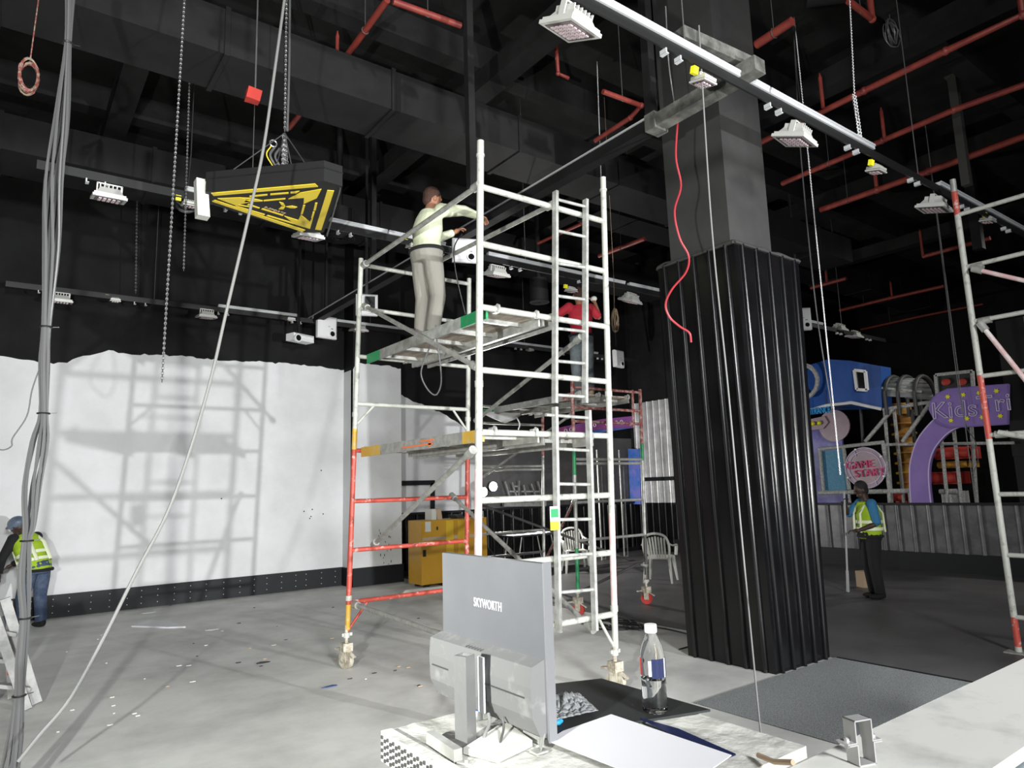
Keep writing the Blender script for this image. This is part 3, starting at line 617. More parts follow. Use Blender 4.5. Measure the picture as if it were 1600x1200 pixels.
# sling and hook above it
hp = at(445, 205, Y=cc.y); m = MB()
t = thing('chain_hoist', 'chain hoist and gathered chain holding up the yellow sign', 'hoist', hp)
chain_links(m, at(448, -12, Y=cc.y), hp, .026, .005); obj('load_chain', m, 'chain', t)
m = MB()
for k in range(7):
    dx = .09*(random.random()-.5); chain_links(m, hp+V((dx*.4, 0, -.03)), at(446, 264, Y=cc.y)+V((dx, dx*.5, .02)), .024, .004)
obj('gathered_chain', m, 'chain', t)
m = MB()
for q_ in ((420, 680), (1000, 660), (760, 640), (900, 760)): m.tube([hp+V((0, 0, -.02)), sg(*q_)+V((0, 0, .2))], .005, 6)
q = at(427, 224, Y=cc.y); m.tube([q+V((.035*math.cos(a), 0, .035*math.sin(a))) for a in [k*.7 for k in range(9)]], .008, 6, closed=True); obj('sling_wire', m, 'chain', t)
for off, mt in ((0, 'cable_l'), (-.05, 'cable_l'), (-.085, 'yellow')):
    m = MB(); m.tube(spline([at(437, 232, Y=cc.y)+V((off, 0, 0)), at(430, 245, Y=cc.y)+V((off, 0, 0)), at(441, 265, Y=cc.y)+V((off, 0, 0))], 5), .012 if mt == 'cable_l' else .006, 6); obj('cable_loop', m, mt, t)
wire('hoist_cable', 'grey cable running beside the hoist chain above the yellow sign', ks(cc.y, (453, -12), (452, 100), (449, 205)), .012, 'cable_l')
# ------------------------------------------------------------------ main scaffold
SY0, SY1 = 4.5, 6.88
def x0(z): return 2.94+.034*z
def x1(z): return 4.37+.034*z
RZS = [.64, 1.16, 1.66, 2.19, 2.69, 3.21, 3.75, 4.25]
def leg_seg(name, xf, y, segs, parent, r=.027):
    mats = []; m = MB()
    for z0, z1_, mt in segs:
        if mt not in mats: mats.append(mt)
        m.mi = mats.index(mt); m.cyl((xf(z0), y, z0), (xf(z1_), y, z1_), r, 12)
    return obj(name, m, mats, parent)
T = thing('mobile_scaffold', 'tall cream scaffold tower on casters with the white shirted worker on top', 'scaffold', (3.7, 5.7, 0))
up_L = leg_seg('upright', x0, SY1, [(.38, .62, 'sc_yellow'), (.62, 2.2, 'sc_red'), (2.2, 2.42, 'sc_yellow'), (2.42, 4.32, 'sc_white')], T)
up_B = leg_seg('upright', x1, SY1, [(.38, 2.25, 'sc_red'), (2.25, 4.32, 'sc_white')], T)
up_F = leg_seg('upright', x0, SY0, [(.38, 1.9, 'sc_pink'), (1.9, 4.66, 'sc_white')], T, .03)
up_R = leg_seg('upright', x1, SY0, [(.33, .66, 'sc_white'), (.66, 1.5, 'sc_pink'), (1.5, 4.7, 'sc_white')], T, .028)
m = MB()
for xf, z in ((x0, 4.52), (x1, 4.56)): m.cyl((xf(z), SY0, z), (xf(z), SY0, z+.02), .036, 12)
for xf, y in ((x0, SY0), (x1, SY0), (x0, SY1), (x1, SY1)):
    for z in (2.55, .66): m.cyl((xf(z), y, z), (xf(z), y, z+.05), .034, 12)
obj('collar', m, 'sc_white', T)
for z in RZS:
    mt = 'sc_red' if z < 2.3 else 'sc_white'
    m = MB(); m.cyl((x0(z), SY1, z), (x1(z), SY1, z), .023, 12); obj('rung', m, mt, T)
for z in RZS:
    m = MB(); m.cyl((x0(z), SY0, z), (x1(z), SY0, z), .026, 12); obj('rung', m, 'sc_white', T)
def brace(p, q, r=.022, mt='sc_grey', ends=None):
    m = MB(); m.cyl(p, q, r, 12)
    o = obj('diagonal_brace', m, mt, T); d = (V(q)-V(p)).normalized()
    for c, s in ((V(p), 1), (V(q), -1)): m = MB(); m.cyl(c-d*(s*.03), c+d*(s*.07), r*1.6, 10); obj('clamp', m, 'sc_grey', o)
    return o
brace((x0(3.8)+.05, SY1-.04, 3.77), (x0(2.7), SY0+.04, 2.72))
brace((x0(4.25)+.02, SY1-.03, 4.24), (x0(4.26), SY0+.03, 4.27), .024)
pq = at(655, 424, Y=SY1); brace(pq, at(862, 320, Y=SY0), .023, 'sc_grey')
brace(at(585, 850, Y=SY1), at(737, 705, Y=SY0), .023)
brace(at(707, 775, Y=SY1), at(925, 982, Y=SY0), .022)
brace(at(906, 528, Y=SY0), at(745, 656, Y=SY1), .022)
brace((x0(.62)+.05, SY1-.05, .62), at(760, 1015, Y=SY0), .024)
for a, b in (((x0(.64)+.22, SY1, .64), (x0(.4), SY1, .36)), ((x1(.64)-.2, SY0, .64), (x1(.4), SY0, .34)), ((x0(2.69)+.22, SY1, 2.69), (x0(2.5), SY1, 2.45)), ((x1(2.69)-.22, SY1, 2.69), (x1(2.5), SY1, 2.42))):
    m = MB(); m.cyl(a, b, .014, 10); obj('knee_brace', m, 'sc_white' if a[2] > 1 or a[1] < 5 else 'sc_red', T)
def caster(x, y, T, big=1.0, ang=0.6, stem='rust', red=False):
    pt = obj('caster', MB().box((x-.05, y-.05, .17), (x+.05, y+.05, .25)).cyl((x, y, .2), (x, y, .42), .017, 12), 'rust', T)
    c, s = math.cos(ang), math.sin(ang)
    m = MB(); m.cyl(V((x, y, .085))-V((c, s, 0))*.025, V((x, y, .085))+V((c, s, 0))*.025, .085, 20); obj('wheel', m, 'redfoam' if red else 'rust', pt)
    m = MB()
    for k in (-1, 1): m.bar(V((x, y, .22))+V((c, s, 0))*k*.04, V((x, y, .07))+V((c, s, 0))*k*.04, .008, .07, up=(s, -c, 0))
    m.bar(V((x, y, .2)), V((x-s*.14, y+c*.14, .18)), .05, .015); m.bar(V((x, y, .19)), V((x+s*.12, y-c*.12, .12)), .04, .012); obj('brake_fork', m, 'rust', pt)
    m = MB(); m.cyl((x, y, .3), (x, y, .35), .034, 12); m.bar((x-.05, y, .33), (x+.06, y, .33), .02, .03); obj('height_nut', m, 'sc_white', pt)
for xf, y in ((x0, SY0), (x1, SY0), (x0, SY1), (x1, SY1)): caster(xf(0), y, T, ang=random.uniform(.2, 1))
def deck(T, xa, xb, ya, yb, z, edge_mats, name='platform', side=.1, label=None):
    m = MB(); m.box((xa+.02, ya, z+side-.025), (xb-.02, yb, z+side-.005)); p = obj(name, m, 'ply', T, smooth=False)
    for x in (xa, xb-.02):
        m = MB(); mats = []
        for f0, f1, mt in (edge_mats if x == xa else [(0, 1, edge_mats[1][2] if len(edge_mats) > 1 else edge_mats[0][2])]):
            if mt not in mats: mats.append(mt)
            m.mi = mats.index(mt); m.box((x, ya+(yb-ya)*f0, z), (x+.02, ya+(yb-ya)*f1, z+side))
        obj('side_rail', m, mats, p, smooth=False)
    for k in range(5):
        m = MB(); y = ya+(yb-ya)*(k+.5)/5; m.box((xa+.02, y, z+side-.06), (xb-.02, y+.04, z+side-.026)); obj('cross_rib', m, 'alu', p, smooth=False)
    for x in (xa+.06, xb-.1):
        for y, s in ((ya, -1), (yb, 1)):
            m = MB(); m.box((x, min(y, y+s*.05), z+side-.05), (x+.04, max(y, y+s*.05), z+side+.01)); m.tube([(x+.02, y+s*(.05+.03*math.sin(a)), z+side-.02+.035*math.cos(a)) for a in (0, .8, 1.6, 2.4)], .014, 6); obj('hook', m, 'alu', p)
    return p
ge = [(0, .17, 'sc_green'), (.17, .45, 'alu'), (.45, .86, 'sc_grey'), (.86, 1, 'sc_green')]
deck(T, x0(3.2)+.09, x0(3.2)+.66, SY0+.04, SY1-.04, 3.13, ge)
deck(T, x0(3.2)+.69, x0(3.2)+.86, SY0+.04, SY1-.04, 3.14, [(0, 1, 'alu')])
ye = [(0, .13, 'sc_yellow'), (.13, .8, 'sc_grey'), (.8, 1, 'sc_yellow')]
deck(T, x0(2.2)+.06, x0(2.2)+.64, SY0+.04, SY1-.04, 2.12, ye)
deck(T, x0(2.2)+.68, x0(2.2)+1.26, SY0+.04, SY1-.04, 2.1, [(0, 1, 'sc_grey')])
xm = x0(2.2)+.06; m = MB(); y0_, y1_ = 5.45, 5.95; m.box((xm-.004, 5.35, 2.15), (xm-.001, 5.9, 2.165)); m.poly([(xm-.004, 5.3, 2.157), (xm-.004, 5.4, 2.185), (xm-.004, 5.4, 2.13)]); m.box((xm-.004, 5.3, 2.185), (xm-.001, 5.55, 2.2)); obj('arrow_print', m, 'orange', T)
# aluminium ladder clipped to the near frame, in two lengths
LY = SY0-.07
def ladder(rails, rungs, name='ladder'):
    lad = None
    for (pa, pb) in rails:
        m = MB(); m.bar(at(*pa, Y=LY), at(*pb, Y=LY), .055, .028, up=(1, 0, 0)); o = obj('ladder_rail' if lad else name, m, 'alu', lad or T, smooth=False)
        if not lad: lad = o
    for (xa, ya, xb, yb) in rungs:
        m = MB(); m.cyl(at(xa, ya, Y=LY), at(xb, yb, Y=LY), .014, 10); obj('ladder_rung', m, 'alu', lad)
    return lad
ladder([((868, 299), (867, 630)), ((915, 312), (914, 630))], [(868, 311, 915, 323), (868, 360, 915, 370), (868, 411, 915, 418), (868, 462, 915, 468), (868, 513, 915, 518), (868, 564, 915, 568), (868, 617, 915, 620)])
ladder([((867, 636), (873, 988)), ((919, 641), (930, 985))], [(853, 648, 919, 653), (868, 701, 921, 704), (869, 756, 923, 757), (870, 812, 924, 811), (871, 869, 926, 865), (872, 926, 928, 921)])
m = MB(); a = at(865, 795, Y=LY-.03); m.mi = 0; m.box((a.x-.045, LY-.04, a.z-.1), (a.x+.045, LY-.034, a.z+.02)); m.mi = 1; m.box((a.x-.045, LY-.04, a.z-.17), (a.x+.045, LY-.034, a.z-.1)); m.mi = 2; m.box((a.x-.04, LY-.042, a.z-.07), (a.x+.04, LY-.04, a.z-.0))
obj('inspection_tag', m, ['lab_w', 'yel_tag', 'sc_green'], T)
# ------------------------------------------------------------------ second scaffold (red shirt)
def X2a(z): return 6.45+.02*z
def X2b(z): return 7.80+.035*z
T2 = thing('mobile_scaffold', 'second scaffold tower farther back carrying the worker in the red shirt', 'scaffold', (7.1, 8.5, 0))
T_main, T = T, T2
S2, S3 = 7.3, 9.7
leg_seg('upright', X2a, S2, [(.3, .9, 'sc_green'), (.9, 1.9, 'sc_grey'), (1.9, 2.3, 'sc_green'), (2.3, 3.3, 'sc_rust')], T2)
leg_seg('upright', X2b, S2, [(.3, 1.0, 'sc_dark'), (1.0, 2.1, 'sc_grey'), (2.1, 2.35, 'sc_green'), (2.35, 3.2, 'sc_rust')], T2)
leg_seg('upright', X2a, S3, [(.3, 3.3, 'sc_grey')], T2); leg_seg('upright', X2b, S3, [(.3, 2.3, 'sc_grey'), (2.3, 3.3, 'sc_rust')], T2)
leg_seg('upright', lambda z: X2b(z)-.17, S2, [(2.6, 3.18, 'sc_rust')], T2, .02)
for z, mt in ((.62, 'sc_dark'), (1.0, 'sc_grey'), (1.52, 'sc_grey'), (2.06, 'sc_grey'), (2.12, 'sc_grey'), (2.66, 'sc_rust'), (2.86, 'sc_rust'), (3.15, 'sc_rust')):
    m = MB(); m.cyl((X2a(z), S2, z), (X2b(z), S2, z), .021, 10); obj('rung', m, mt, T2)
    m = MB(); m.cyl((X2a(z), S3, z), (X2b(z), S3, z), .021, 10); obj('rung', m, mt if mt != 'sc_rust' else 'sc_grey', T2)
brace((X2b(.5), S2, .55), (X2a(.6), S3, 1.5), .02, 'sc_dark'); brace((X2a(2.6), S2+.05, 2.75), (X2a(1.5), S3, 1.9), .02, 'sc_grey')
brace((X2a(.6), S2, 1.55), at(838, 905, Y=S3), .02, 'sc_rust'); brace(at(905, 925, Y=S2), (X2b(.6), S2+.02, .62), .02, 'sc_dark')
for xf, y in ((X2a, S2), (X2b, S2), (X2a, S3), (X2b, S3)): caster(xf(0), y, T2, red=True)
deck(T2, 6.55, 7.1, S2+.04, S3-.04, 2.98, [(0, .1, 'sc_rust'), (.1, .85, 'sc_grey'), (.85, 1, 'sc_green')]); deck(T2, 7.14, 7.7, S2+.04, S3-.04, 2.98, [(0, 1, 'sc_grey')])
m = MB(); g = []
pp = [at(755, 645, Y=9.3), at(775, 643, Y=9.3), at(795, 645, Y=9.3), at(820, 645, Y=9.3), at(805, 655, Y=9.2), at(790, 661, Y=9.2), at(775, 655, Y=9.2)]
m.prism(pp, (0, .12, .03)); m.tube(spline(ks(9.2, (806, 650), (812, 662), (810, 671)), 4), .012, 6)
solo('white_cloth', m, 'white_pl', 'crumpled white plastic bag hanging under the far scaffold deck', 'bag')
# ------------------------------------------------------------------ right scaffold
T3 = thing('mobile_scaffold', 'red and white scaffold frame cut off by the right edge of the picture', 'scaffold', (8.1, 2.2, 0)); T = T3
def X3(z): return 8.18-.02*z
segs = [(.0, .06, 'sc_white'), (.06, .34, 'sc_red'), (.34, 2.1, 'sc_white'), (2.1, 2.76, 'sc_red'), (2.76, 4.5, 'sc_white'), (4.5, 4.76, 'sc_red'), (4.76, 4.9, 'sc_grey')]
leg_seg('upright', X3, 2.77, segs, T3, .03); leg_seg('upright', X3, 1.42, segs, T3, .03)
for z in (.34, .94, 1.54, 2.14, 2.75, 3.33, 3.92, 4.5):
    m = MB(); m.cyl((X3(z), 2.77, z), (X3(z), 1.42, z), .024, 12); obj('rung', m, 'sc_white', T3)
brace((X3(3.9)-.05, 2.66, 3.86), (X3(3.3)-.05, 1.5, 3.2), .022, 'sc_pink'); brace((X3(3.3)-.04, 2.68, 3.27), (X3(2)-.04, 1.75, 1.4), .024, 'sc_pink')
m = MB()
for z in (3.9, 3.32, 2.14): m.cyl((X3(z), 2.71, z), (X3(z), 2.6, z), .038, 12)
m.box((8.06, 1.5, .0), (8.28, 1.7, .02)); m.box((8.08, 2.67, 0), (8.28, 2.87, .012)); obj('coupler', m, 'sc_grey', T3)
m = MB(); m.cyl(at(1560, 676, X=8.12), at(1640, 688, X=8.12), .03, 12); obj('tube_coupler', m, 'sc_white', T3)
# ------------------------------------------------------------------ people
def bake(name, mb, mt, parent, voxel, sm=3):
    me = bpy.data.meshes.new(name); bmesh.ops.recalc_face_normals(mb.bm, faces=mb.bm.faces); mb.bm.to_mesh(me); mb.bm.free()
    o = bpy.data.objects.new('tmp', me); C.objects.link(o)
    r = o.modifiers.new('r', 'REMESH'); r.mode = 'VOXEL'; r.voxel_size = voxel; r.use_smooth_shade = True
    s = o.modifiers.new('s', 'SMOOTH'); s.factor = .5; s.iterations = sm
    dg = bpy.context.evaluated_depsgraph_get(); m2 = bpy.data.meshes.new_from_object(o.evaluated_get(dg)); bpy.data.objects.remove(o)
    m2.name = name; m2.materials.clear(); m2.materials.append(M[mt]); q = bpy.data.objects.new(name, m2); C.objects.link(q); q.parent = parent
    for p in m2.polygons: p.use_smooth = True
    return q
def person(label, loc, face, J, shirt, trousers, skin='skin', hair='hair', sleeve=1.0, vest=False, helmet=False, gloves=False, head_turn=0, cap=False, shoe='black_cl'):
    """J: joints in metres, x forward, y left, z up, feet at 0"""
    t = thing('person', label, 'person', loc, None, face)
    g = {k: V(v) for k, v in J.items()}
    sl = (g['shL']-g['shR']).normalized()
    def limb(m, pts, rr, n=12): m.tube(pts, rr, n, up=(1, 0, 0))
    def hand(m, wr, el, fr, s):
        d = (V(fr)-wr).normalized(); side = d.cross(V((0, 0, 1)));
        side = side.normalized() if side.length > .1 else V((0, 1, 0)); nrm = side.cross(d)
        palm = wr+d*.05; m.ball(palm, (.045, .034, .018), 12, 8, rot=Matrix((d, side, nrm)).transposed())
        m.tube([wr-d*.01, palm], [.026, .03], 10)
        for i, (o, L) in enumerate(((-.027, .062), (-.009, .072), (.009, .068), (.026, .054))):
            b = palm+d*.035+side*o; k1 = b+d*(L*.45)-nrm*.006+side*o*.15; k2 = k1+d*(L*.32)-nrm*.018; k3 = k2+d*(L*.15)-nrm*.022; m.tube([b-d*.02, b, k1, k2, k3], [.0095, .009, .0085, .008, .006], 8)
        b = palm-d*.02-side*(.03*s); m.tube([b, b-side*(.022*s)+d*.022-nrm*.008, b-side*(.032*s)+d*.05-nrm*.016], [.012, .0105, .008], 8)
    body = MB(); P, Ch, N, H = g['pelvis'], g['chest'], g['neck'], g['head']
    # torso as stacked ellipses
    def torso(m, e, lo=0, hi=1):
        pts = [P-(Ch-P)*.28, P, lerp(P, Ch, .5), Ch, lerp(Ch, N, .55), lerp(Ch, N, .9)]
        rr = [(.115, .14), (.125, .165), (.115, .145), (.125, .18), (.1, .165), (.055, .07)]
        if e > 0: rr[-1] = (.075, .095)
        ps = []
        for p, (f, w_) in zip(pts, rr): ps.append((p, f+e, w_+e))
        prev = None; rings = []
        for i, (p, f, w_) in enumerate(ps):
            tt = (ps[min(i+1, 5)][0]-ps[max(i-1, 0)][0]).normalized(); fw = sl.cross(tt).normalized() if True else None
            s2 = tt.cross(fw)*1; rings.append([m.bm.verts.new(p+fw*(f*math.cos(a))+s2*(w_*math.sin(a))) for a in [k*math.pi/10 for k in range(20)]])
        for A, B in zip(rings, rings[1:]):
            for k in range(20): m._f([A[k], A[(k+1) % 20], B[(k+1) % 20], B[k]])
        m._f(rings[0][::-1]); m._f(rings[-1])
    torso(body, 0); limb(body, [lerp(Ch, N, .5), N, lerp(N, H, .6)], [.075, .058, .055])
    for s in 'LR':
        sh, el, wr = g['sh'+s], g['el'+s], g['wr'+s]
        body.ball(sh, .06, 12, 8); limb(body, [sh, lerp(sh, el, .5), el, lerp(el, wr, .3), wr], [.056, .048, .039, .041, .026])
        hp_, kn, an = g['hip'+s], g['kn'+s], g['an'+s]
        limb(body, [hp_, lerp(hp_, kn, .4), kn, lerp(kn, an, .35), an], [.09, .078, .055, .056, .037])
        hand(body, wr, el, g.get('f'+s, wr+(wr-el)), 1 if s == 'L' else -1)
        body.ball(an+V((.03, 0, -.045)), (.1, .04, .035), 12, 8)
    hr = Matrix.Rotation(head_turn, 3, 'Z'); tilt = g.get('look'); 
    if tilt:
        fw = tilt.normalized(); lf = V((0, 0, 1)).cross(fw).normalized(); hr = Matrix((fw, lf, fw.cross(lf))).transposed()
    hv = lambda a, b, c: H+hr @ V((a, b, c))
    body.ball(H+hr @ V((-.005, 0, .02)), (.095, .074, .108), 16, 12, rot=hr); body.ball(hv(.025, 0, -.055), (.062, .052, .058), 14, 10, rot=hr)
    body.tube([hv(.086, 0, .02), hv(.108, 0, -.012), hv(.09, 0, -.022)], [.009, .014, .012], 8); body.ball(hv(.08, 0, -.06), (.012, .024, .007), 8, 6, rot=hr); body.ball(hv(.078, 0, -.072), (.012, .02, .008), 8, 6, rot=hr)
    body.ball(hv(.08, 0, .035), (.014, .05, .01), 8, 6, rot=hr)
    for k in (-1, 1): body.ball(hv(-.005, k*.076, -.005), (.02, .009, .032), 8, 6, rot=hr)
    bake('body', body, skin, t, .0075, 2)
    m = MB()
    for k in (-1, 1): m.ball(hv(.088, k*.03, .012), (.008, .013, .008), 8, 6, rot=hr)
    o = obj('eyes', m, 'eye'); o.parent = t
    if helmet:
        m = MB(); m.ball(hv(-.005, 0, .05), (.125, .105, .1), 16, 10, rot=hr); m.ball(hv(.03, 0, .045), (.14, .1, .012), 16, 6, rot=hr); bake('hard_hat', m, 'helmet', t, .008, 1)
    else:
        m = MB(); m.ball(hv(-.022, 0, .045), (.098, .083, .1), 16, 12, rot=hr); m.ball(hv(-.05, 0, -.01), (.06, .068, .075), 12, 10, rot=hr); bake('hair', m, hair, t, .009, 1)
    if cap:
        m = MB(); m.ball(hv(-.01, 0, .07), (.105, .088, .065), 16, 10, rot=hr); m.ball(hv(.09, 0, .06), (.07, .06, .01), 12, 6, rot=hr); bake('cap', m, 'glove', t, .008, 1)
    m = MB(); torso(m, .018)
    for s in 'LR':
        sh, el, wr = g['sh'+s], g['el'+s], g['wr'+s]; e = lerp(el, wr, max(0, sleeve*2-1)*.95) if sleeve > .5 else lerp(sh, el, .9)
        m.ball(sh, .078, 12, 8)
        limb(m, [sh, lerp(sh, el, .5), el, e] if sleeve > .5 else [sh, e], [.075, .066, .058, .042] if sleeve > .5 else [.075, .066])
    bake('shirt', m, shirt, t, .011, 3)
    m = MB(); hpm = lerp(g['hipL'], g['hipR'], .5)
    m.tube([P+(Ch-P)*.12, P, hpm-V((0, 0, .05))], [(.188, .162), (.196, .164), (.185, .138)], 16, up=(1, 0, 0))
    for s in 'LR':
        hp_, kn, an = g['hip'+s], g['kn'+s], g['an'+s]; limb(m, [hp_+V((0, 0, .04)), lerp(hp_, kn, .4), kn, lerp(kn, an, .5), an-V((0, 0, .01))], [.105, .102, .083, .078, .072])
    bake('trousers', m, trousers, t, .011, 3)
    m = MB(); wc = lerp(P, Ch, .1 if not vest else -.15); m.tube([wc+V((.168*math.cos(a), .2*math.sin(a), 0)) for a in [k*math.pi/10 for k in range(20)]], [(.008, .02)]*20, 8, closed=True, up=(0, 0, 1)); o = obj('belt', m, 'black_cl'); o.parent = t
    m = MB()
    for s in 'LR':
        an = g['an'+s]; m.ball(an+V((.045, 0, -.05)), (.13, .05, .038), 12, 8); m.ball(an+V((-.02, 0, -.02)), (.06, .05, .06), 12, 8)
    bake('shoes', m, shoe, t, .01, 2)
    if gloves:
        m = MB()
        for s in 'LR': m.ball(g['wr'+s]+(g['wr'+s]-g['el'+s]).normalized()*.06, (.06, .055, .045), 12, 8)
        bake('gloves', m, 'glove', t, .009, 2)
    if vest:
        m = MB(); torso(m, .034)
        v = bake('vest', m, 'hivis', t, .011, 3)
        m = MB(); ax = (Ch-P).normalized(); fw = sl.cross(ax).normalized()
        for c, e in ((lerp(P, Ch, .25), .162), (lerp(P, Ch, .62), .158)):
            for dz in range(2):
                R0 = [c+ax*(dz*.045-.02)+fw*((e+.012)*math.cos(a))+sl*((e+.055)*math.sin(a)) for a in [k*math.pi/12 for k in range(24)]]
                if dz == 0: A = [m.bm.verts.new(q) for q in R0]
                else:
                    B = [m.bm.verts.new(q) for q in R0]
                    for k in range(24): m._f([A[k], A[(k+1) % 24], B[(k+1) % 24], B[k]])
        for k in (-1, 1):
            q = [Ch+fw*.175+sl*(k*.1)-ax*.25, Ch+fw*.165+sl*(k*.1)+ax*.02, lerp(Ch, N, .62)+sl*(k*.105)+fw*.09, lerp(Ch, N, .72)+sl*(k*.105), lerp(Ch, N, .62)+sl*(k*.105)-fw*.1, Ch-fw*.165+sl*(k*.1)+ax*.02, Ch-fw*.175+sl*(k*.1)-ax*.25]
            m.tube(q, [(.03, .012)]*7, 8, up=tuple(fw))
        o = obj('reflective_bands', m, 'refl'); o.parent = t
    return t
stand = dict(pelvis=(0, 0, .93), chest=(0, 0, 1.2), neck=(0, 0, 1.42), head=(.01, 0, 1.56), shL=(0, .17, 1.37), shR=(0, -.17, 1.37), hipL=(0, .09, .88), hipR=(0, -.09, .88), knL=(.03, .1, .47), knR=(.02, -.1, .47), anL=(-.01, .1, .085), anR=(-.02, -.1, .085))
# white shirt: facing +X, both hands stretched to the projector
J = dict(stand); J.update(chest=(.01, 0, 1.19), neck=(.05, 0, 1.42), head=(.09, .0, 1.545), shR=(.06, -.17, 1.37), shL=(.09, .15, 1.37), elR=(.33, -.22, 1.43), wrR=(.56, -.2, 1.44), fR=(.7, -.2, 1.42), elL=(.33, .17, 1.24), wrL=(.50, .12, 1.33), fL=(.6, .1, 1.4), knR=(.05, -.11, .46), look=(.9, -.25, -.25))
person('person in a cream long sleeved shirt and grey trousers reaching up on the scaffold platform', (3.42, 6.0, 3.24), math.radians(10), J, 'shirt_w', 'trou_g', sleeve=.97)
# red shirt: back to the camera, arms up
J = dict(stand); J.update(neck=(.02, 0, 1.47), head=(.06, 0, 1.63), chest=(0, 0, 1.24), shL=(.02, .18, 1.42), shR=(.02, -.18, 1.42), elL=(.12, .36, 1.3), wrL=(.34, .28, 1.42), fL=(.45, .25, 1.5), elR=(.1, -.36, 1.3), wrR=(.2, -.34, 1.58), fR=(.28, -.3, 1.68), look=(.9, -.2, .35))
person('person in a red shirt and faded jeans standing on the farther scaffold behind the ladder', (7.15, 7.75, 3.09), math.radians(70), J, 'shirt_r', 'jeans', sleeve=.4, gloves=True, shoe='card', cap=False)
# left worker sweeping: bending, back to us, black sleeves and hi-vis vest
J = dict(stand); J.update(pelvis=(0, 0, .84), chest=(.12, .03, 1.1), neck=(.24, .05, 1.3), head=(.34, .07, 1.41), shL=(.2, .22, 1.24), shR=(.2, -.12, 1.25), hipL=(0, .09, .8), hipR=(0, -.09, .8), elL=(.28, .3, .98), wrL=(.4, .24, .78), elR=(.34, -.15, 1.0), wrR=(.48, .02, .86), knL=(.08, .12, .43), knR=(.05, -.12, .43), anL=(0, .12, .085), anR=(0, -.12, .085), look=(.9, .2, -.5))
pc = at(52, 968, Z=0)
pc = V((.52, 12.1, 0)); person('bending person in blue grey hard hat, yellow green vest and jeans at far left', pc, math.radians(125), J, 'black_cl', 'jeans_b', 'skin_d', vest=True, helmet=True, sleeve=1)
def local(loc, ang, v): return V(loc)+Matrix.Rotation(ang, 3, 'Z') @ V(v)
hA, hB = local(pc, math.radians(125), (.4, .24, .8)), local(pc, math.radians(125), (.48, .02, .86))
m = MB(); m.cyl(hA+V((.02, 0, .1)), hA+V((-.18, .02, -.74)), .012, 8); m.box((hA.x-.3, hA.y-.02, .01), (hA.x-.02, hA.y+.04, .1)); solo('broom', m, 'black_pl', 'dark broom held by the bending worker at far left', 'broom')
# right worker, profile to the left, with white pole
J = dict(stand); J.update(chest=(.0, 0, 1.2), neck=(.02, 0, 1.42), head=(.07, 0, 1.56), shL=(.02, .17, 1.36), shR=(.02, -.17, 1.36), elL=(.0, .24, 1.08), wrL=(.22, .12, .98), fL=(.32, .08, .98), elR=(.22, -.18, 1.2), wrR=(.3, -.05, 1.36), fR=(.32, .02, 1.44), look=(.95, 0, -.3))
fa = math.radians(90+53)
pd = V((10.45, 5.25, 0)); person('person with short black hair, yellow vest over a blue shirt, holding a white pole', pd, fa, J, 'shirt_b', 'black_cl', 'skin_d', 'hair_k', vest=True, sleeve=.55)
m = MB(); a = at(1325, 924, Z=0.02); b = local(pd, fa, (.34, .03, 1.44)); d = (b-a).normalized(); m.tube([a, a+d*.35, a+d*.36, b+d*.12], [.024, .02, .014, .014], 10); solo('white_pole', m, 'brownstick', 'pale straight pole held by the worker beside the half wall', 'pole')
m = MB(); c = at(1350, 917, Z=0); m.hexa([c+V(q) for q in ((-.12, -.06, 0), (.12, -.16, 0), (.2, .0, 0), (-.04, .1, 0))], [c+V(q) for q in ((-.12, -.06, .25), (.12, -.16, .25), (.2, .0, .25), (-.04, .1, .25))]); solo('cardboard_box', m, 'card', 'small tan cardboard box on the floor by the pole', 'box', smooth=False)
# ------------------------------------------------------------------ play area behind the half wall
PXX = 14.9
Yd, Zd = V((0, -1, 0)), V((0, 0, 1))
def pg(px, py, X=PXX): return at(px, py, X=X)
t = thing('play_pod', 'blue padded play pod with a small white framed window and white lower trim', 'play structure', pg(1320, 600))
top = [pg(1262, 571), pg(1303, 563), pg(1337, 565), pg(1376, 572)]; bot = [pg(1258, 641), pg(1303, 632), pg(1340, 628), pg(1378, 637)]
dep = [0, -.25, -.25, .0]
F = [v+V((d, 0, 0)) for v, d in zip(top, dep)]; G = [v+V((d, 0, 0)) for v, d in zip(bot, dep)]
m = MB(); m.hexa(G+[G[-1]+V((.45, 0, 0)), G[0]+V((.45, 0, 0))], F+[F[-1]+V((.45, 0, 0)), F[0]+V((.45, 0, 0))]); obj('padded_body', m, 'ent_blue', t, smooth=False)
m = MB(); m.tube([v+V((-.03, 0, -.03)) for v in G], .035, 8); obj('white_trim', m, 'white_pl', t)
q = [pg(1346, 580)+V((-.3, 0, 0)), pg(1363, 582)+V((-.3, 0, 0)), pg(1366, 611)+V((-.3, 0, 0)), pg(1350, 610)+V((-.3, 0, 0))]; m = MB()
for i in range(4): m.bar(q[i], q[(i+1) % 4], .06, .04, up=(1, 0, 0))
wf = obj('window_frame', m, 'white_pl', t); m = MB(); m.prism([v+V((.03, 0, 0)) for v in q], (.05, 0, 0)); obj('window_pane', m, 'lens', wf)
m = MB(); c = pg(1266, 598)+V((-.35, 0, 0)); m.tube([c+V((0, .38*math.cos(a), .38*math.sin(a))) for a in [k*math.pi/10 for k in range(20)]], .05, 8, closed=True); obj('porthole_ring', m, 'pg_grey', t)
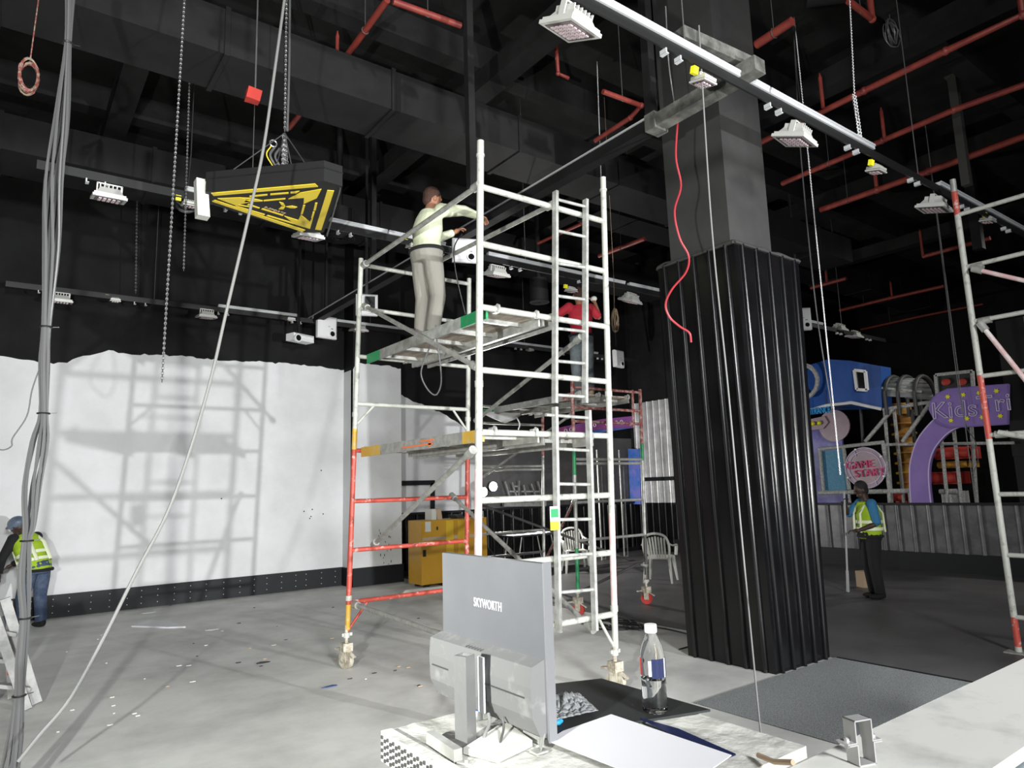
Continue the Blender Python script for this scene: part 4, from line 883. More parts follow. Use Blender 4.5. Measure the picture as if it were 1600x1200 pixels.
# clear tunnel
t = thing('play_tunnel', 'smoky see-through play tunnel with bolted hoops right of the blue pod', 'play structure', pg(1410, 610))
for px in (1380, 1400, 1426): 
    c = pg(px, 612); m = MB(); m.tube([c+V((.45-.5*math.cos(a), -.05, .45*math.sin(a)-.1)) for a in [k*math.pi/10 for k in range(11)]]+[c+V((.95, -.05, -.5))], .04, 8)
    m.tube([c+V((-.05, -.05, -.5)), c+V((-.05, -.05, 0))], .04, 8); obj('hoop', m, 'pg_dark', t)
a, b = pg(1382, 612), pg(1428, 614); m = MB(); prev = None
for k in range(11):
    an = k*math.pi/10; p_, q_ = a+V((.45-.45*math.cos(an), 0, .42*math.sin(an)-.1)), b+V((.45-.45*math.cos(an), 0, .42*math.sin(an)-.1))
    if prev: m.poly([prev[0], p_, q_, prev[1]])
    prev = (p_, q_)
o = obj('clear_shell', m, 'clear', t); o.modifiers.new('s', 'SOLIDIFY').thickness = .012
m = MB(); m.bar(pg(1378, 606), pg(1440, 612), .02, .04); obj('light_strip', m, 'pg_grey', t)
# frame of padded poles
t = thing('climbing_frame', 'tall frame of scuffed grey padded poles forming the play structure', 'play structure', pg(1400, 700))
def pole(a, b, r=.04, mt='pg_grey'):
    m = MB(); m.cyl(a, b, r, 10); obj('padded_pole', m, mt, t)
for x0_, xb in ((1397, 1411), (1382, 1390), (1345, 1351), (1425, 1433), (1516, 1520), (1466, 1478), (1487, 1500)): pole(pg(x0_, 640, 15.3), V((pg(xb, 780, 15.3).x, pg(xb, 780, 15.3).y, 0)), .035, 'pg_dark' if x0_ in (1425, 1345) else 'pg_grey')
pole(pg(1380, 640), pg(1455, 628)); pole(pg(1378, 695), pg(1585, 692), .03); pole(pg(1352, 690), pg(1396, 638), .04); pole(pg(1410, 690), pg(1452, 632), .04)
pole(pg(1279, 702, 14.7), pg(1381, 691, 14.7)); pole(pg(1280, 770, 14.7), pg(1422, 767, 14.7), .05); pole(pg(1318, 700, 14.7), pg(1327, 765, 14.7)); pole(pg(1380, 693, 14.7), pg(1390, 766, 14.7)); pole(pg(1281, 703, 14.7), pg(1287, 768, 14.7))
pole(pg(1350, 700, 14.72), pg(1356, 765, 14.72), .03); pole(pg(1421, 768, 14.7), pg(1424, 795, 14.7), .035); pole(pg(1326, 768, 14.7), pg(1329, 795, 14.7), .03); pole(pg(1389, 768, 14.7), pg(1391, 795, 14.7), .04)
t = thing('mesh_panel', 'blue green netting panel in the left bay of the play frame', 'play structure', pg(1300, 735, 14.75))
m = MB(); m.prism([pg(1284, 705, 14.76), pg(1318, 702, 14.76), pg(1326, 765, 14.76), pg(1290, 767, 14.76)], (.02, 0, 0)); obj('netting', m, 'teal', t)
t = thing('mural_panel', 'violet and blue space mural panel behind the left end of the play area', 'mural', pg(1290, 700, 15.35))
m = MB(); m.prism([pg(1266, 655, 15.35), pg(1313, 645, 15.35), pg(1322, 790, 15.35), pg(1268, 792, 15.35)], (.06, 0, 0)); obj('printed_board', m, 'mural', t, smooth=False)
m = MB(); c = pg(1303, 665, 15.15); m.tube([c+V((.03, 0, 0)), c], .36, 24, up=(0, 0, 1)); obj('printed_moon', m, 'pink_sign', t)
m = MB(); m.prism([pg(1266, 655, 15.1), pg(1288, 650, 15.1), pg(1294, 660, 15.1), pg(1286, 670, 15.1), pg(1267, 672, 15.1)], (.04, 0, 0)); obj('lilac_cloud', m, 'pink_sign', t)
m = MB()
for px, py in ((1270, 662), (1280, 661)): c = pg(px, py, 15.05); m.ball(c, .05, 10, 6)
obj('yellow_button', m, 'yel_tag', t)
t = thing('entrance_sign', 'bright blue ENTRANCE lettering half hidden behind the column', 'sign', pg(1275, 640, 14.62))
a, b = pg(1266, 644, 14.62), pg(1298, 640, 14.62); L = (b-a).length
text_mesh('ENTRANCE', .2, frame(b, b-a, Zd), .03, 'sign_lettering', 'cyan', t, align='RIGHT', sx=.58)
m = MB(); m.cyl(b+V((.02, .1, 0)), b+V((.02, .1, .45)), .008, 6); m.cyl(b+V((.02, .6, 0)), b+V((.02, .6, .45)), .008, 6); m.bar(b+V((.03, .02, 0)), b+V((.03, .95, 0)), .02, .03); obj('hanger', m, 'pg_dark', t)
t = thing('game_start_sign', 'round pink acrylic GAME START sign hanging in the play frame', 'sign', pg(1352, 731, 14.5))
c = pg(1352, 731, 14.63); m = MB(); m.cyl(c, c+V((.03, 0, 0)), .42, 32); obj('acrylic_disc', m, 'pink_sign', t)
m = MB()
for r in (.42, .34): m.tube([c+V((-.01, r*math.cos(k*math.pi/18), r*math.sin(k*math.pi/18))) for k in range(36)], .012, 6, closed=True)
for a_ in (.3, 1.0, 3.4, 4.1): m.tube([c+V((-.015, .3*math.cos(a_), .3*math.sin(a_))), c+V((-.015, .43*math.cos(a_+.1), .43*math.sin(a_+.1)))], .012, 6)
obj('rim', m, 'lilac_out', t)
text_mesh('GAME', .22, frame(c+V((-.03, .1, .06)), -V((0, 1, -.06)), Zd), .012, 'sign_lettering', 'magenta', t); text_mesh('START', .22, frame(c+V((-.03, -.09, -.11)), -V((0, 1, -.06)), Zd), .012, 'sign_lettering', 'magenta', t)
m = MB()
for a_ in (.2, 1.2, 2.6, 3.6, 5.8): m.cyl(c+V((-.05, .42*math.cos(a_), .42*math.sin(a_))), c+V((0, .42*math.cos(a_), .42*math.sin(a_))), .02, 8)
obj('fixing_stud', m, 'white_pl', t)
# purple arch and Kids Tri board
AX = 14.45
t = thing('purple_arch', 'purple arch board with pale edges carrying the rounded name board', 'sign', pg(1440, 760, AX))
outer = [(1424, 792), (1421, 740), (1424, 715), (1432, 690), (1444, 672), (1460, 655), (1480, 640), (1500, 632), (1530, 628)]; inner = [(1455, 792), (1451, 750), (1452, 725), (1458, 705), (1468, 690), (1482, 676), (1500, 667), (1530, 660)]
fl = lambda v: V((v.x, v.y, 0)); O = spline([fl(pg(*outer[0], AX))]+[pg(*q, AX) for q in outer], 4); I = spline([fl(pg(*inner[0], AX))]+[pg(*q, AX) for q in inner], 4); n = min(len(O), len(I))
O = [O[int(k*(len(O)-1)/(n-1))] for k in range(n)]; I = [I[int(k*(len(I)-1)/(n-1))] for k in range(n)]
m = MB(); dv = V((.12, 0, 0))
for k in range(n-1):
    m.poly([O[k], O[k+1], I[k+1], I[k]]); m.poly([O[k]+dv, I[k]+dv, I[k+1]+dv, O[k+1]+dv]); m.poly([O[k], O[k]+dv, O[k+1]+dv, O[k+1]]); m.poly([I[k], I[k+1], I[k+1]+dv, I[k]+dv])
obj('arch_board', m, 'purple', t, smooth=False)
m = MB(); m.tube(O, .014, 6); m.tube(I, .014, 6); obj('pale_edge', m, 'purple_l', t)
t = thing('name_board', 'rounded purple board reading Kids Tri with yellow stars', 'sign', pg(1510, 640, 14.3))
BX = 14.345; out = [pg(*q, BX) for q in ((1575, 600), (1500, 606), (1480, 608), (1463, 616), (1454, 628), (1452, 640), (1458, 652), (1470, 662), (1486, 667), (1505, 667), (1574, 663))]
m = MB(); m.prism(out, (.1, 0, 0)); obj('board', m, 'purple', t, smooth=False)
m = MB(); m.tube(out, .012, 6, closed=True); obj('pale_edge', m, 'purple', t)
a, b = pg(1458, 645, BX-.02), pg(1524, 640, BX-.02); text_mesh('Kids', .43, frame(lerp(a, b, .5)+V((0, 0, .02)), b-a, Zd), .008, 'name_lettering', 'lilac_out', t, outline=True, spacing=1.04)
a, b = pg(1534, 635, BX-.02), pg(1573, 631, BX-.02); text_mesh('Tri', .43, frame(lerp(a, b, .5)+V((0, 0, .02)), b-a, Zd), .008, 'name_lettering', 'lilac_out', t, outline=True, spacing=1.04)
for px, py in ((1481, 620), (1505, 617), (1530, 614), (1557, 611), (1486, 657), (1511, 654), (1535, 652), (1563, 650)):
    c = pg(px, py, BX-.005); m = MB(); m.prism([c+V((0, -math.cos(k*math.pi/6)*(.05 if k % 2 == 0 else .025), math.sin(k*math.pi/6)*(.05 if k % 2 == 0 else .025))) for k in range(12)], (-.012, 0, 0)); obj('star', m, 'yel_tag', t, smooth=False)
m = MB(); q = [pg(1462, 586, 15), pg(1519, 580, 15), pg(1522, 625, 15), pg(1466, 628, 15)]
for i in range(3): m.bar(q[i] if i else q[3], q[0] if i == 0 else q[i+0-0] if False else q[i] if i else q[0], .06, .05, up=(1, 0, 0)) if i == 0 else m.bar(q[i-1], q[i], .06, .05, up=(1, 0, 0))
t = thing('picture_frame', 'grey framed dark picture standing behind the name board', 'frame', q[0]); obj('frame', m, 'pg_grey', t)
m = MB(); m.prism([v+V((.03, 0, 0)) for v in q], (.04, 0, 0)); obj('picture', m, 'mat_black', t)
m = MB()
for px in (1478, 1503): c = pg(px, 597, 14.98); m.ball(c, (.02, .09, .07), 10, 8)
obj('printed_shape', m, 'redfoam', t)
m = MB(); c = pg(1411, 660, 16.5); m.cyl((c.x, c.y, 0), (c.x, c.y, c.z+.35), .2, 16)
for k in range(9): m.tube([V((c.x, c.y, 1.6+k*.22))+V((.24*math.cos(a), .24*math.sin(a), 0)) for a in [j*.6 for j in range(11)]], .03, 6, closed=True)
solo('spiral_column', m, 'yelfoam', 'yellow ribbed play column between the padded poles', 'play structure')
for (a, b, mt, nm, lb) in (((1455, 738), (1498, 756), 'redfoam', 'foam_block', 'red foam block seen through the purple arch'), ((1465, 722), (1512, 730), 'yelfoam', 'foam_block', 'yellow foam strip seen through the purple arch'), ((1460, 700), (1515, 716), 'redfoam', 'foam_block', 'dark red foam beam at the top inside the arch'), ((1398, 770), (1418, 784), 'redfoam', 'foam_block', 'small red foam block left of the arch foot'), ((1281, 776), (1310, 790), 'bluefoam', 'foam_block', 'blue foam block above the half wall at left')):
    p, q = pg(*a, 15.6), pg(*b, 15.6); m = MB(); m.box((15.6, min(p.y, q.y), 0 if p.z < 1.7 else min(p.z, q.z)), (16.2, max(p.y, q.y), max(p.z, q.z))); m.tube([(15.6, p.y, (p.z+q.z)/2), (15.6, q.y, (p.z+q.z)/2)], abs(p.z-q.z)*.45, 10); solo(nm, m, mt, lb, 'play block', smooth=True)
m = MB(); p, q = pg(1470, 768, 15.4), pg(1500, 790, 15.4); m.box((15.4, q.y, .6), (15.9, p.y, p.z)); m.tube([(15.35, p.y, p.z), (15.35, q.y, p.z)], .05, 8); solo('silver_drum', m, 'pg_grey', 'grey padded drum inside the purple arch above the half wall', 'play block')
m = MB(); m.box((15.0, 4.3, 0), (15.25, 4.75, 4.6)); m.bar((15.0, 4.75, 2.3), (15.0, 4.2, 2.3), .1, .5); solo('dark_pillar', m, 'sign_black', 'tall dark pillar closing off the play area behind the right scaffold', 'pillar', smooth=False)
# ------------------------------------------------------------------ far end: cabinet, frame, letters, tables, chairs, lamp
cy = 11.3; a = at(658, 813, Y=cy); b = at(750, 810, Y=cy); t = thing('storage_cabinet', 'yellow metal storage cabinet with a taped notice behind the scaffold', 'cabinet', ((a.x+b.x)/2, cy, 0))
m = MB(); m.box((a.x, cy, .06), (b.x+.15, cy+.5, 1.2)); obj('body', m, 'cab_y', t, smooth=False)
m = MB(); m.box((a.x+.52, cy-.012, .35), (a.x+.68, cy, 1.18)); m.box((a.x+.78, cy-.012, .35), (a.x+1.0, cy, 1.18)); obj('panel', m, 'cab_y2', t, smooth=False)
m = MB(); m.box((a.x+.08, cy-.006, 1.0), (a.x+.2, cy, 1.18)); obj('paper_notice', m, 'paper_g', t); m = MB(); m.box((a.x+.32, cy-.008, 1.02), (a.x+.35, cy, 1.08)); obj('latch', m, 'black_pl', t); m = MB(); m.box((a.x+.03, cy-.01, .56), (a.x+.09, cy, .68)); obj('latch', m, 'black_pl', t)
m = MB(); m.box((a.x+.02, cy-.004, .84), (b.x+.1, cy-.001, .9)); obj('seam_band', m, 'card', t)
m = MB()
for x in (a.x+.1, b.x): m.box((x, cy+.05, 0), (x+.08, cy+.13, .06)); m.box((x, cy+.37, 0), (x+.08, cy+.45, .06))
obj('foot', m, 'black_pl', t)
for k, (dx, w_, h_, mt, lb) in enumerate(((.28, .1, .2, 'paper_g', 'white box file standing on the yellow cabinet'), (.4, .11, .2, 'card', 'brown box file leaning on the yellow cabinet'), (.85, .16, .07, 'pg_dark', 'dark folded cloth on the yellow cabinet top'))):
    m = MB(); m.hexa([(a.x+dx, cy+.1, 1.201), (a.x+dx+w_, cy+.1, 1.201), (a.x+dx+w_, cy+.35, 1.201), (a.x+dx, cy+.35, 1.201)], [(a.x+dx-.03*k, cy+.1, 1.2+h_), (a.x+dx+w_-.03*k, cy+.1, 1.2+h_), (a.x+dx+w_-.03*k, cy+.35, 1.2+h_), (a.x+dx-.03*k, cy+.35, 1.2+h_)]); solo('box_file' if k < 2 else 'folded_cloth', m, mt, lb, 'box' if k < 2 else 'cloth', smooth=False)
fy = RY-.1; q = [at(*p, Y=fy) for p in ((628, 755), (676, 754), (676, 808), (638, 810))]; m = MB(); m.bar(q[0], q[1]+V((.05, 0, 0)), .03, .1, up=(0, 0, 1)); m.bar(q[1], q[2], .1, .03, up=(0, 1, 0)); m.bar(q[2]+V((.05, 0, 0)), q[0]+V((0, 0, q[2].z-q[0].z)), .03, .1)
t = thing('wall_frame', 'black rectangular frame fixed on the white recess wall', 'frame', q[1]); obj('frame', m, 'base_black', t, smooth=False)
# metal letters leaning on far wall
t = thing('metal_letters', 'row of tilted silver metal strip letters standing along the far half wall', 'letters', at(815, 785, Y=13.24))
m = MB(); st = [((789, 752), (797, 779)), ((800, 754), (808, 779)), ((811, 751), (810, 779)), ((796, 768), (812, 768)), ((818, 758), (822, 777)), ((814, 768), (842, 768)), ((816, 776), (824, 777)), ((840, 752), (848, 780)), ((830, 756), (838, 780)), ((802, 760), (811, 760))]
for a_, b_ in st: m.bar(at(*a_, Y=13.24), at(*b_, Y=13.24), .035, .03, up=(0, 1, 0))
m.bar(at(786, 782, Y=13.24), at(852, 782, Y=13.24), .08, .1); m.bar(at(786, 782, Y=13.24)-V((0, 0, .08)), at(852, 782, Y=13.24)-V((0, 0, .08)), .08, .12); obj('strip_letters', m, 'alu', t, smooth=False)
# background work lamp
lp = V((8.55, 12.4, 1.73)); t = thing('work_lamp', 'lit twin work lamp on a stand glowing beside the scaffold upright', 'lamp', (lp.x, lp.y, 0))
m = MB(); m.cyl((lp.x, lp.y+.1, .02), (lp.x, lp.y+.1, 1.7), .02, 10)
for k in range(3): m.bar((lp.x, lp.y+.1, .5), (lp.x+.4*math.cos(k*2.1), lp.y+.1+.4*math.sin(k*2.1), .015), .02, .02)
m.bar((lp.x-.28, lp.y+.1, 1.68), (lp.x+.22, lp.y+.1, 1.76), .03, .03); obj('stand', m, 'black_pl', t)
for dx, dz, r in ((.1, .06, .1), (-.16, -.05, .1)):
    m = MB(); m.cyl((lp.x+dx, lp.y+.0, lp.z+dz), (lp.x+dx, lp.y+.08, lp.z+dz), r+.015, 20); h = obj('lamp_head', m, 'black_pl', t); m = MB(); m.cyl((lp.x+dx, lp.y-.01, lp.z+dz), (lp.x+dx, lp.y-.002, lp.z+dz), r, 20); obj('lamp_lens', m, 'lamp_on', h)
# papers table
def table(label, x, y, w_, d_, h_):
    t = thing('folding_table', label, 'table', (x, y, 0)); m = MB(); m.box((x-w_/2, y-d_/2, h_-.03), (x+w_/2, y+d_/2, h_)); obj('tabletop', m, 'base_black', t)
    for sx in (-1, 1):
        for sy in (-1, 1): m = MB(); m.cyl((x+sx*w_*.42, y+sy*d_*.4, 0), (x+sx*w_*.3, y+sy*d_*.4, h_-.03), .012, 8); obj('leg', m, 'sc_grey', t)
    return t
table('dark folding table strewn with papers at the far end behind the scaffold', 9.1, 11.75, 1.3, .6, .78)
for k in range(5):
    x, y = 8.62+k*.22, 11.65+random.uniform(-.12, .15); m = MB(); a_ = random.random(); m.prism([V((x, y, .781+.002*k))+Matrix.Rotation(a_, 3, 'Z') @ V(q_) for q_ in ((-.1, -.14, 0), (.1, -.14, 0), (.1, .14, 0), (-.1, .14, 0))], (0, 0, .008)); solo('paper_sheet', m, 'paper', 'white paper sheet lying on the dark folding table', 'paper', 'papers on the far table')
def chair(label, loc, rz, mt):
    t = thing('plastic_chair', label, 'chair', loc, 'white plastic armchairs', rz); ob = []
    m = MB(); m.hexa([(-.22, -.2, .41), (.22, -.2, .41), (.2, .22, .43), (-.2, .22, .43)], [(-.22, -.2, .435), (.22, -.2, .435), (.2, .22, .455), (-.2, .22, .455)]); ob.append(obj('seat', m, mt))
    m = MB()
    for k in range(7):
        x = -.15+k*.05; m.bar((x*.95, -.2, .44), (x*1.05, -.31, .82-abs(k-3)*.012), .03, .014, up=(0, 1, 0))
    m.tube(spline([(-.21, -.2, .44), (-.23, -.27, .66), (-.17, -.32, .82), (0, -.335, .87), (.17, -.32, .82), (.23, -.27, .66), (.21, -.2, .44)], 5), .022, 8); ob.append(obj('backrest', m, mt))
    for s in (-1, 1):
        m = MB(); m.tube(spline([(s*.22, -.29, .7), (s*.27, -.15, .65), (s*.28, .1, .64), (s*.27, .22, .62), (s*.25, .24, .45)], 5), [(.028, .014)]*21, 8); ob.append(obj('armrest', m, mt))
        for y0_, y1_ in ((-.18, -.28), (.2, .25)): m = MB(); m.tube([(s*.2, y0_, .44), (s*.25, y1_, 0)], [.035, .018], 8); ob.append(obj('leg', m, mt))
    for o in ob: o.parent = t
    return t
cA = chair('dusty white plastic chair on the floor at the left foot of the column', (9.75, 8.75, 0), math.radians(-60), 'paper_g')
dup(cA, (9.7, 11.0, 0), math.radians(150), 'white plastic chair with slatted back at the far table, behind the scaffold ladder')
# banner, poster
t = thing('pink_banner', 'pink and purple patterned banner strung behind the second scaffold', 'banner', at(940, 665, Y=13.2))
q = [at(*p, Y=13.2) for p in ((874, 668), (940, 655), (990, 650), (992, 668), (940, 672), (876, 684))]; m = MB(); m.prism(q, (0, .19, 0)); obj('printed_face', m, 'pinkban', t, smooth=False)
q = [at(*p, Y=13.19) for p in ((876, 682), (940, 671), (992, 668), (940, 676), (877, 689))]; m = MB(); m.prism(q, (0, .03, 0)); obj('blue_edge', m, 'bluepost', t, smooth=False)
m = MB()
for k, (px, py) in enumerate(((884, 673), (892, 671), (929, 664), (948, 662), (963, 660), (971, 659), (985, 662))): c = at(px, py, Y=13.17); m.tube([c+V((.045*math.cos(j*.785), 0, .045*math.sin(j*.785))) for j in range(8)], .01, 5, closed=True)
obj('printed_ring', m, 'white_pl', t)
m = MB(); m.prism([at(*p, X=13.86) for p in ((981, 701), (999, 702), (1001, 788), (985, 788))], (.04, 0, 0)); solo('blue_poster', m, 'bluepost', 'tall blue and violet poster behind the second scaffold upright', 'poster', smooth=False)
for px in (937, 972): 
    p = at(px, 800, Y=12.2); m = MB(); m.cyl((p.x, p.y, 0), (p.x, p.y, 2.6), .02, 8); m.cyl((p.x+.12, p.y, 0), (p.x+.12, p.y, 2.2), .015, 8); m.cyl((p.x, p.y, .02), (p.x+.12, p.y, .02), .02, 8); solo('metal_stand', m, 'alu', 'slim silver stand near the far wall, %s of the pair' % ('left' if px < 950 else 'right'), 'stand', 'silver stands at the far wall')
# items on floor
wire('power_cable', 'tangled black cable coil lying on the floor behind the scaffold ladder', [V((6.35+.35*math.cos(a)*(.6+.4*math.sin(a*1.7)), 6.55+.5*math.sin(a)*(.7+.3*math.cos(a*2.3)), .012+.003*(i % 4))) for i, a in enumerate([k*.55 for k in range(60)])]+[V((6.6, 5.9, .012)), V((6.4, 5.2, .012)), V((5.9, 5.1, .012))], .009, 'black_pl', n=3)
def scrap(label, px, py, s, mt, group=None, n=6, name='floor_scrap', z=0):
    c = at(px, py, Z=0.0); a0 = random.random()*3; m = MB()
    m.prism([c+V((s*(.6+.5*random.random())*math.cos(a0+k*2*math.pi/n), s*(.25+.2*random.random())*math.sin(a0+k*2*math.pi/n), .002)) for k in range(n)], (0, 0, .006)); return solo(name, m, mt, label, 'litter', group, smooth=False)
c = at(248, 977, Z=0); m = MB(); m.prism([at(*p, Z=0.002) for p in ((205, 980), (232, 971), (265, 973), (290, 981), (260, 982), (240, 981))], (0, 0, .02)); solo('paper_sheet', m, 'paper', 'large crumpled white sheet on the floor in front of the baseboard', 'paper')
scrap('dark blue scrap of plastic on the floor left of the desk', 517, 1073, .09, 'blue_scrap'); scrap('dark flat strip on the floor left of the scaffold caster', 410, 1036, .1, 'base_black')
scrap('pale curled offcut on the floor right of the white sheet', 333, 984, .12, 'paper'); scrap('thin white offcut near the baseboard, above the white sheet', 232, 958, .12, 'paper')
for k in range(34):
    px, py = random.uniform(260, 690), random.uniform(945, 1075)
    scrap('tiny scrap of litter on the concrete floor near the scaffold', px, py, random.uniform(.012, .035), random.choice(['paper_g', 'base_black', 'pg_dark', 'card']), 'tiny floor scraps')
for k in range(14): scrap('tiny pale scrap on the shadowed floor near the cable bundle', random.uniform(70, 240), random.uniform(990, 1150), random.uniform(.01, .025), 'paper_g', 'pale scraps near the cables')
pf = at(650, 900, Y=11.6); t = thing('dust_sheet', 'crumpled pale sheet lying at the foot of the yellow cabinet', 'sheet', (5.9, 11.1, 0))
m = MB(); m.hexa([(5.7, 11.0, .002), (6.5, 10.8, .002), (6.7, 11.15, .002), (5.8, 11.4, .002)], [(5.8, 11.05, .05), (6.45, 10.88, .07), (6.6, 11.1, .04), (5.85, 11.3, .03)]); obj('sheet', m, 'paper_g', t, smooth=False)
# step ladder at lower left
t = thing('step_ladder', 'dusty aluminium step ladder cut by the left edge beneath the worker', 'ladder', (.3, 7.6, 0))
for a_, b_ in (((8, 935), (58, 1098)), ((-8, 965), (42, 1108)), ((-20, 935), (-15, 1100)), ((12, 940), (20, 1090))):
    m = MB(); q = at(*b_, Z=0.02); p = at(*a_, Y=q.y-.02); m.bar(p, q, .075, .03, up=(0, 1, 0)); obj('rail', m, 'ladder_dusty', t, smooth=False)
for py in (985, 1030, 1070): m = MB(); m.bar(at(-10, py, Y=7.55), at(25+ (py-985)*.25, py+6, Y=7.55), .1, .03); obj('tread', m, 'ladder_dusty', t, smooth=False)
m = MB(); m.hexa([at(*p, Y=7.6) for p in ((-18, 985), (9, 988), (11, 940), (-18, 938))], [at(*p, Y=7.75) for p in ((-18, 985), (9, 988), (11, 940), (-18, 938))]); obj('platform_guard', m, 'pg_dark', t, smooth=False)
m = MB(); q = at(18, 1050, Y=7.5); m.box((q.x-.03, q.y-.02, q.z-.02), (q.x+.03, q.y, q.z+.02)); obj('red_catch', m, 'redfoam', t)
# ------------------------------------------------------------------ foreground bench with monitor
TZ = 1.12; tx0, tx1, ty0, ty1 = .87, 1.60, 1.01, 1.79
t = thing('equipment_case', 'crinkle wrapped equipment bench top in the foreground, carrying the monitor', 'bench', (1.23, 1.4, 0))
m = MB(); m.box((tx0, ty0, TZ-.06), (tx1, ty1, TZ-.003))
N_ = 16; g = [[V((tx0+(tx1-tx0)*i/N_, ty0+(ty1-ty0)*j/N_, TZ-.003+(random.uniform(-.004, .003)))) for j in range(N_+1)] for i in range(N_+1)]
for i in range(N_):
    for j in range(N_): m.poly([g[i][j], g[i+1][j], g[i+1][j+1], g[i][j+1]])
obj('wrapped_top', m, 'wrap', t)
m = MB(); m.box((tx0+.05, ty0+.04, .02), (tx1-.05, ty1-.04, TZ-.06)); obj('case_body', m, 'alu', t, smooth=False)
m = MB(); m.bar((tx0, ty0, TZ-.03), (tx0, ty1-.02, TZ-.03), .03, .075); obj('edge_strip', m, 'wrap', t)
m = MB()
for k in range(46):
    for j in range(4): c = V((tx0-.017, ty0+.03+k*.016, TZ-.06+j*.016+(k % 2)*.006)); m.box(c-V((.002, .004, .004)), c+V((.002, .004, .004)))
obj('perforations', m, 'pg_dark', t)
for k, (y, z, w_, h_) in enumerate(((1.64, 1.02, .03, .03), (1.6, .99, .1, .03))): m = MB(); m.box((tx0+.044, y-w_, z-h_), (tx0+.05, y, z)); obj('sticker', m, 'blue_scrap' if k == 0 else 'paper', t)
m = MB(); q = [at(*p, Z=TZ+.002) for p in ((850, 1073), (940, 1063), (1110, 1112), (1000, 1130), (870, 1150))]; m.prism(q, (0, 0, .006)); solo('rubber_mat', m, 'mat_black', 'flat black mat on the bench under the bottle', 'mat', smooth=False)
q = [at(*p, Z=TZ+.012) for p in ((955, 1117), (1143, 1181), (1095, 1215), (1000, 1215), (855, 1158), (880, 1143))]; m = MB(); m.prism(q, (0, 0, .002)); solo('paper_sheet', m, 'paper', 'large blank white paper sheet on the bench in front of the bottle', 'paper', smooth=False)
q = [at(*p, Z=TZ+.008) for p in ((1000, 1123), (1060, 1140), (1150, 1180), (1135, 1186), (1050, 1150))]; m = MB(); m.prism(q, (0, 0, .003)); solo('blue_folder', m, 'lab_blue', 'thin dark blue folder edge sticking out from under the white paper', 'folder', smooth=False)
# plastic bag
m = MB(); N_ = 14; c0 = [at(*p, Z=TZ+.01) for p in ((852, 1090), (905, 1085), (975, 1108), (935, 1112), (858, 1130))]
g = [[lerp(lerp(c0[0], c0[1], i/N_), lerp(c0[4], c0[3], i/N_), j/N_) + V((0, 0, .004+.02*random.random()*math.sin(math.pi*i/N_)*math.sin(math.pi*j/N_)*1.6)) for j in range(N_+1)] for i in range(N_+1)]
for i in range(N_):
    for j in range(N_): m.poly([g[i][j], g[i+1][j], g[i+1][j+1], g[i][j+1]])
o = solo('plastic_bag', m, 'clear', 'crumpled clear plastic bag on the black mat right of the monitor', 'bag'); o.modifiers.new('s', 'SOLIDIFY').thickness = .001
for px, py, mt, lb in ((860, 1134, 'lab_r', 'small red plastic clip lying at the right edge of the monitor'), (872, 1129, 'cyan', 'small light blue plastic clip beside the red one')):
    c = at(px, py, Z=TZ+.016); m = MB(); m.ball(c, (.011, .008, .007), 10, 8); m.ball(c+V((.012, .004, 0)), (.008, .006, .006), 10, 8); solo('plastic_clip', m, mt, lb, 'clip')
# bottle
bp = at(1024, 1112, Z=TZ+.009); t = thing('water_bottle', 'half full clear water bottle with white cap and navy label', 'bottle', bp)
prof = [(.0, .0), (.027, .0), (.034, .006), (.035, .02), (.033, .035), (.0345, .042), (.0325, .05), (.0345, .058), (.0325, .066), (.0345, .074), (.034, .085), (.034, .14), (.0335, .15), (.030, .17), (.022, .192), (.0145, .205), (.0135, .214)]
m = MB(); m.lathe(prof, bp, 32); o = obj('bottle_body', m, 'water', t)
m = MB(); m.lathe([(r*.94, max(z, .003)) for r, z in prof[:11]]+[(.0318, .088)], bp, 32); obj('water', m, 'waterin', t)
m = MB(); m.lathe([(.0165, .21), (.0172, .213), (.0172, .229), (.0165, .232)], bp, 28); obj('cap', m, 'white_pl', t)
def arc_label(a0, a1, z0, z1, r, mt, nm='label'):
    m = MB(); k = 12
    P_ = [[bp+V((rr*math.cos(a0+(a1-a0)*i/k), rr*math.sin(a0+(a1-a0)*i/k), z)) for i in range(k+1)] for rr, z in ((r, z0), (r, z1), (r+.0008, z1), (r+.0008, z0))]
    for A, B in zip(P_, P_[1:]+P_[:1]):
        for i in range(k): m.poly([A[i], A[i+1], B[i+1], B[i]])
    obj(nm, m, mt, t)
va = math.atan2(-bp.y, -bp.x)
arc_label(va-.1, va+1.0, .095, .145, .0343, 'lab_blue'); arc_label(va+1.02, va+1.22, .095, .145, .0343, 'lab_w'); arc_label(va+1.22, va+1.5, .095, .145, .0343, 'lab_blue'); arc_label(va-.35, va-.12, .1, .14, .0343, 'lab_w'); arc_label(va-1.4, va-1.1, .1, .145, .0343, 'lab_r')
# monitor
MX = 1.12; yr, yl = 1.40, 1.89
t = thing('monitor', 'silver grey monitor seen from behind with SKYWORTH lettering on the back', 'monitor', (MX, 1.6, TZ))
m = MB(); m.box((MX, yr, TZ+.018), (MX+.022, yl, 1.558)); obj('display_panel', m, 'mon', t, smooth=False)
m = MB(); m.box((MX+.002, yr-.006, TZ+.012), (MX+.026, yr, 1.56)); m.box((MX+.022, yr, TZ+.02), (MX+.027, yl, 1.556)); obj('bezel_edge', m, 'mon_edge', t, smooth=False)
zb = at(850, 1078, X=MX-.03).z
m = MB(); zc = 1.325
prof = [(MX, zc), (MX-.04, zc-.012), (MX-.045, zc-.06), (MX-.042, zc-.13), (MX-.02, TZ+.03), (MX, TZ+.022)]
m.prism([(x, yr+.004, z) for x, z in prof], (0, yl-yr+.004, 0)); back = obj('rear_bulge', m, 'mon_dust', t, smooth=False)
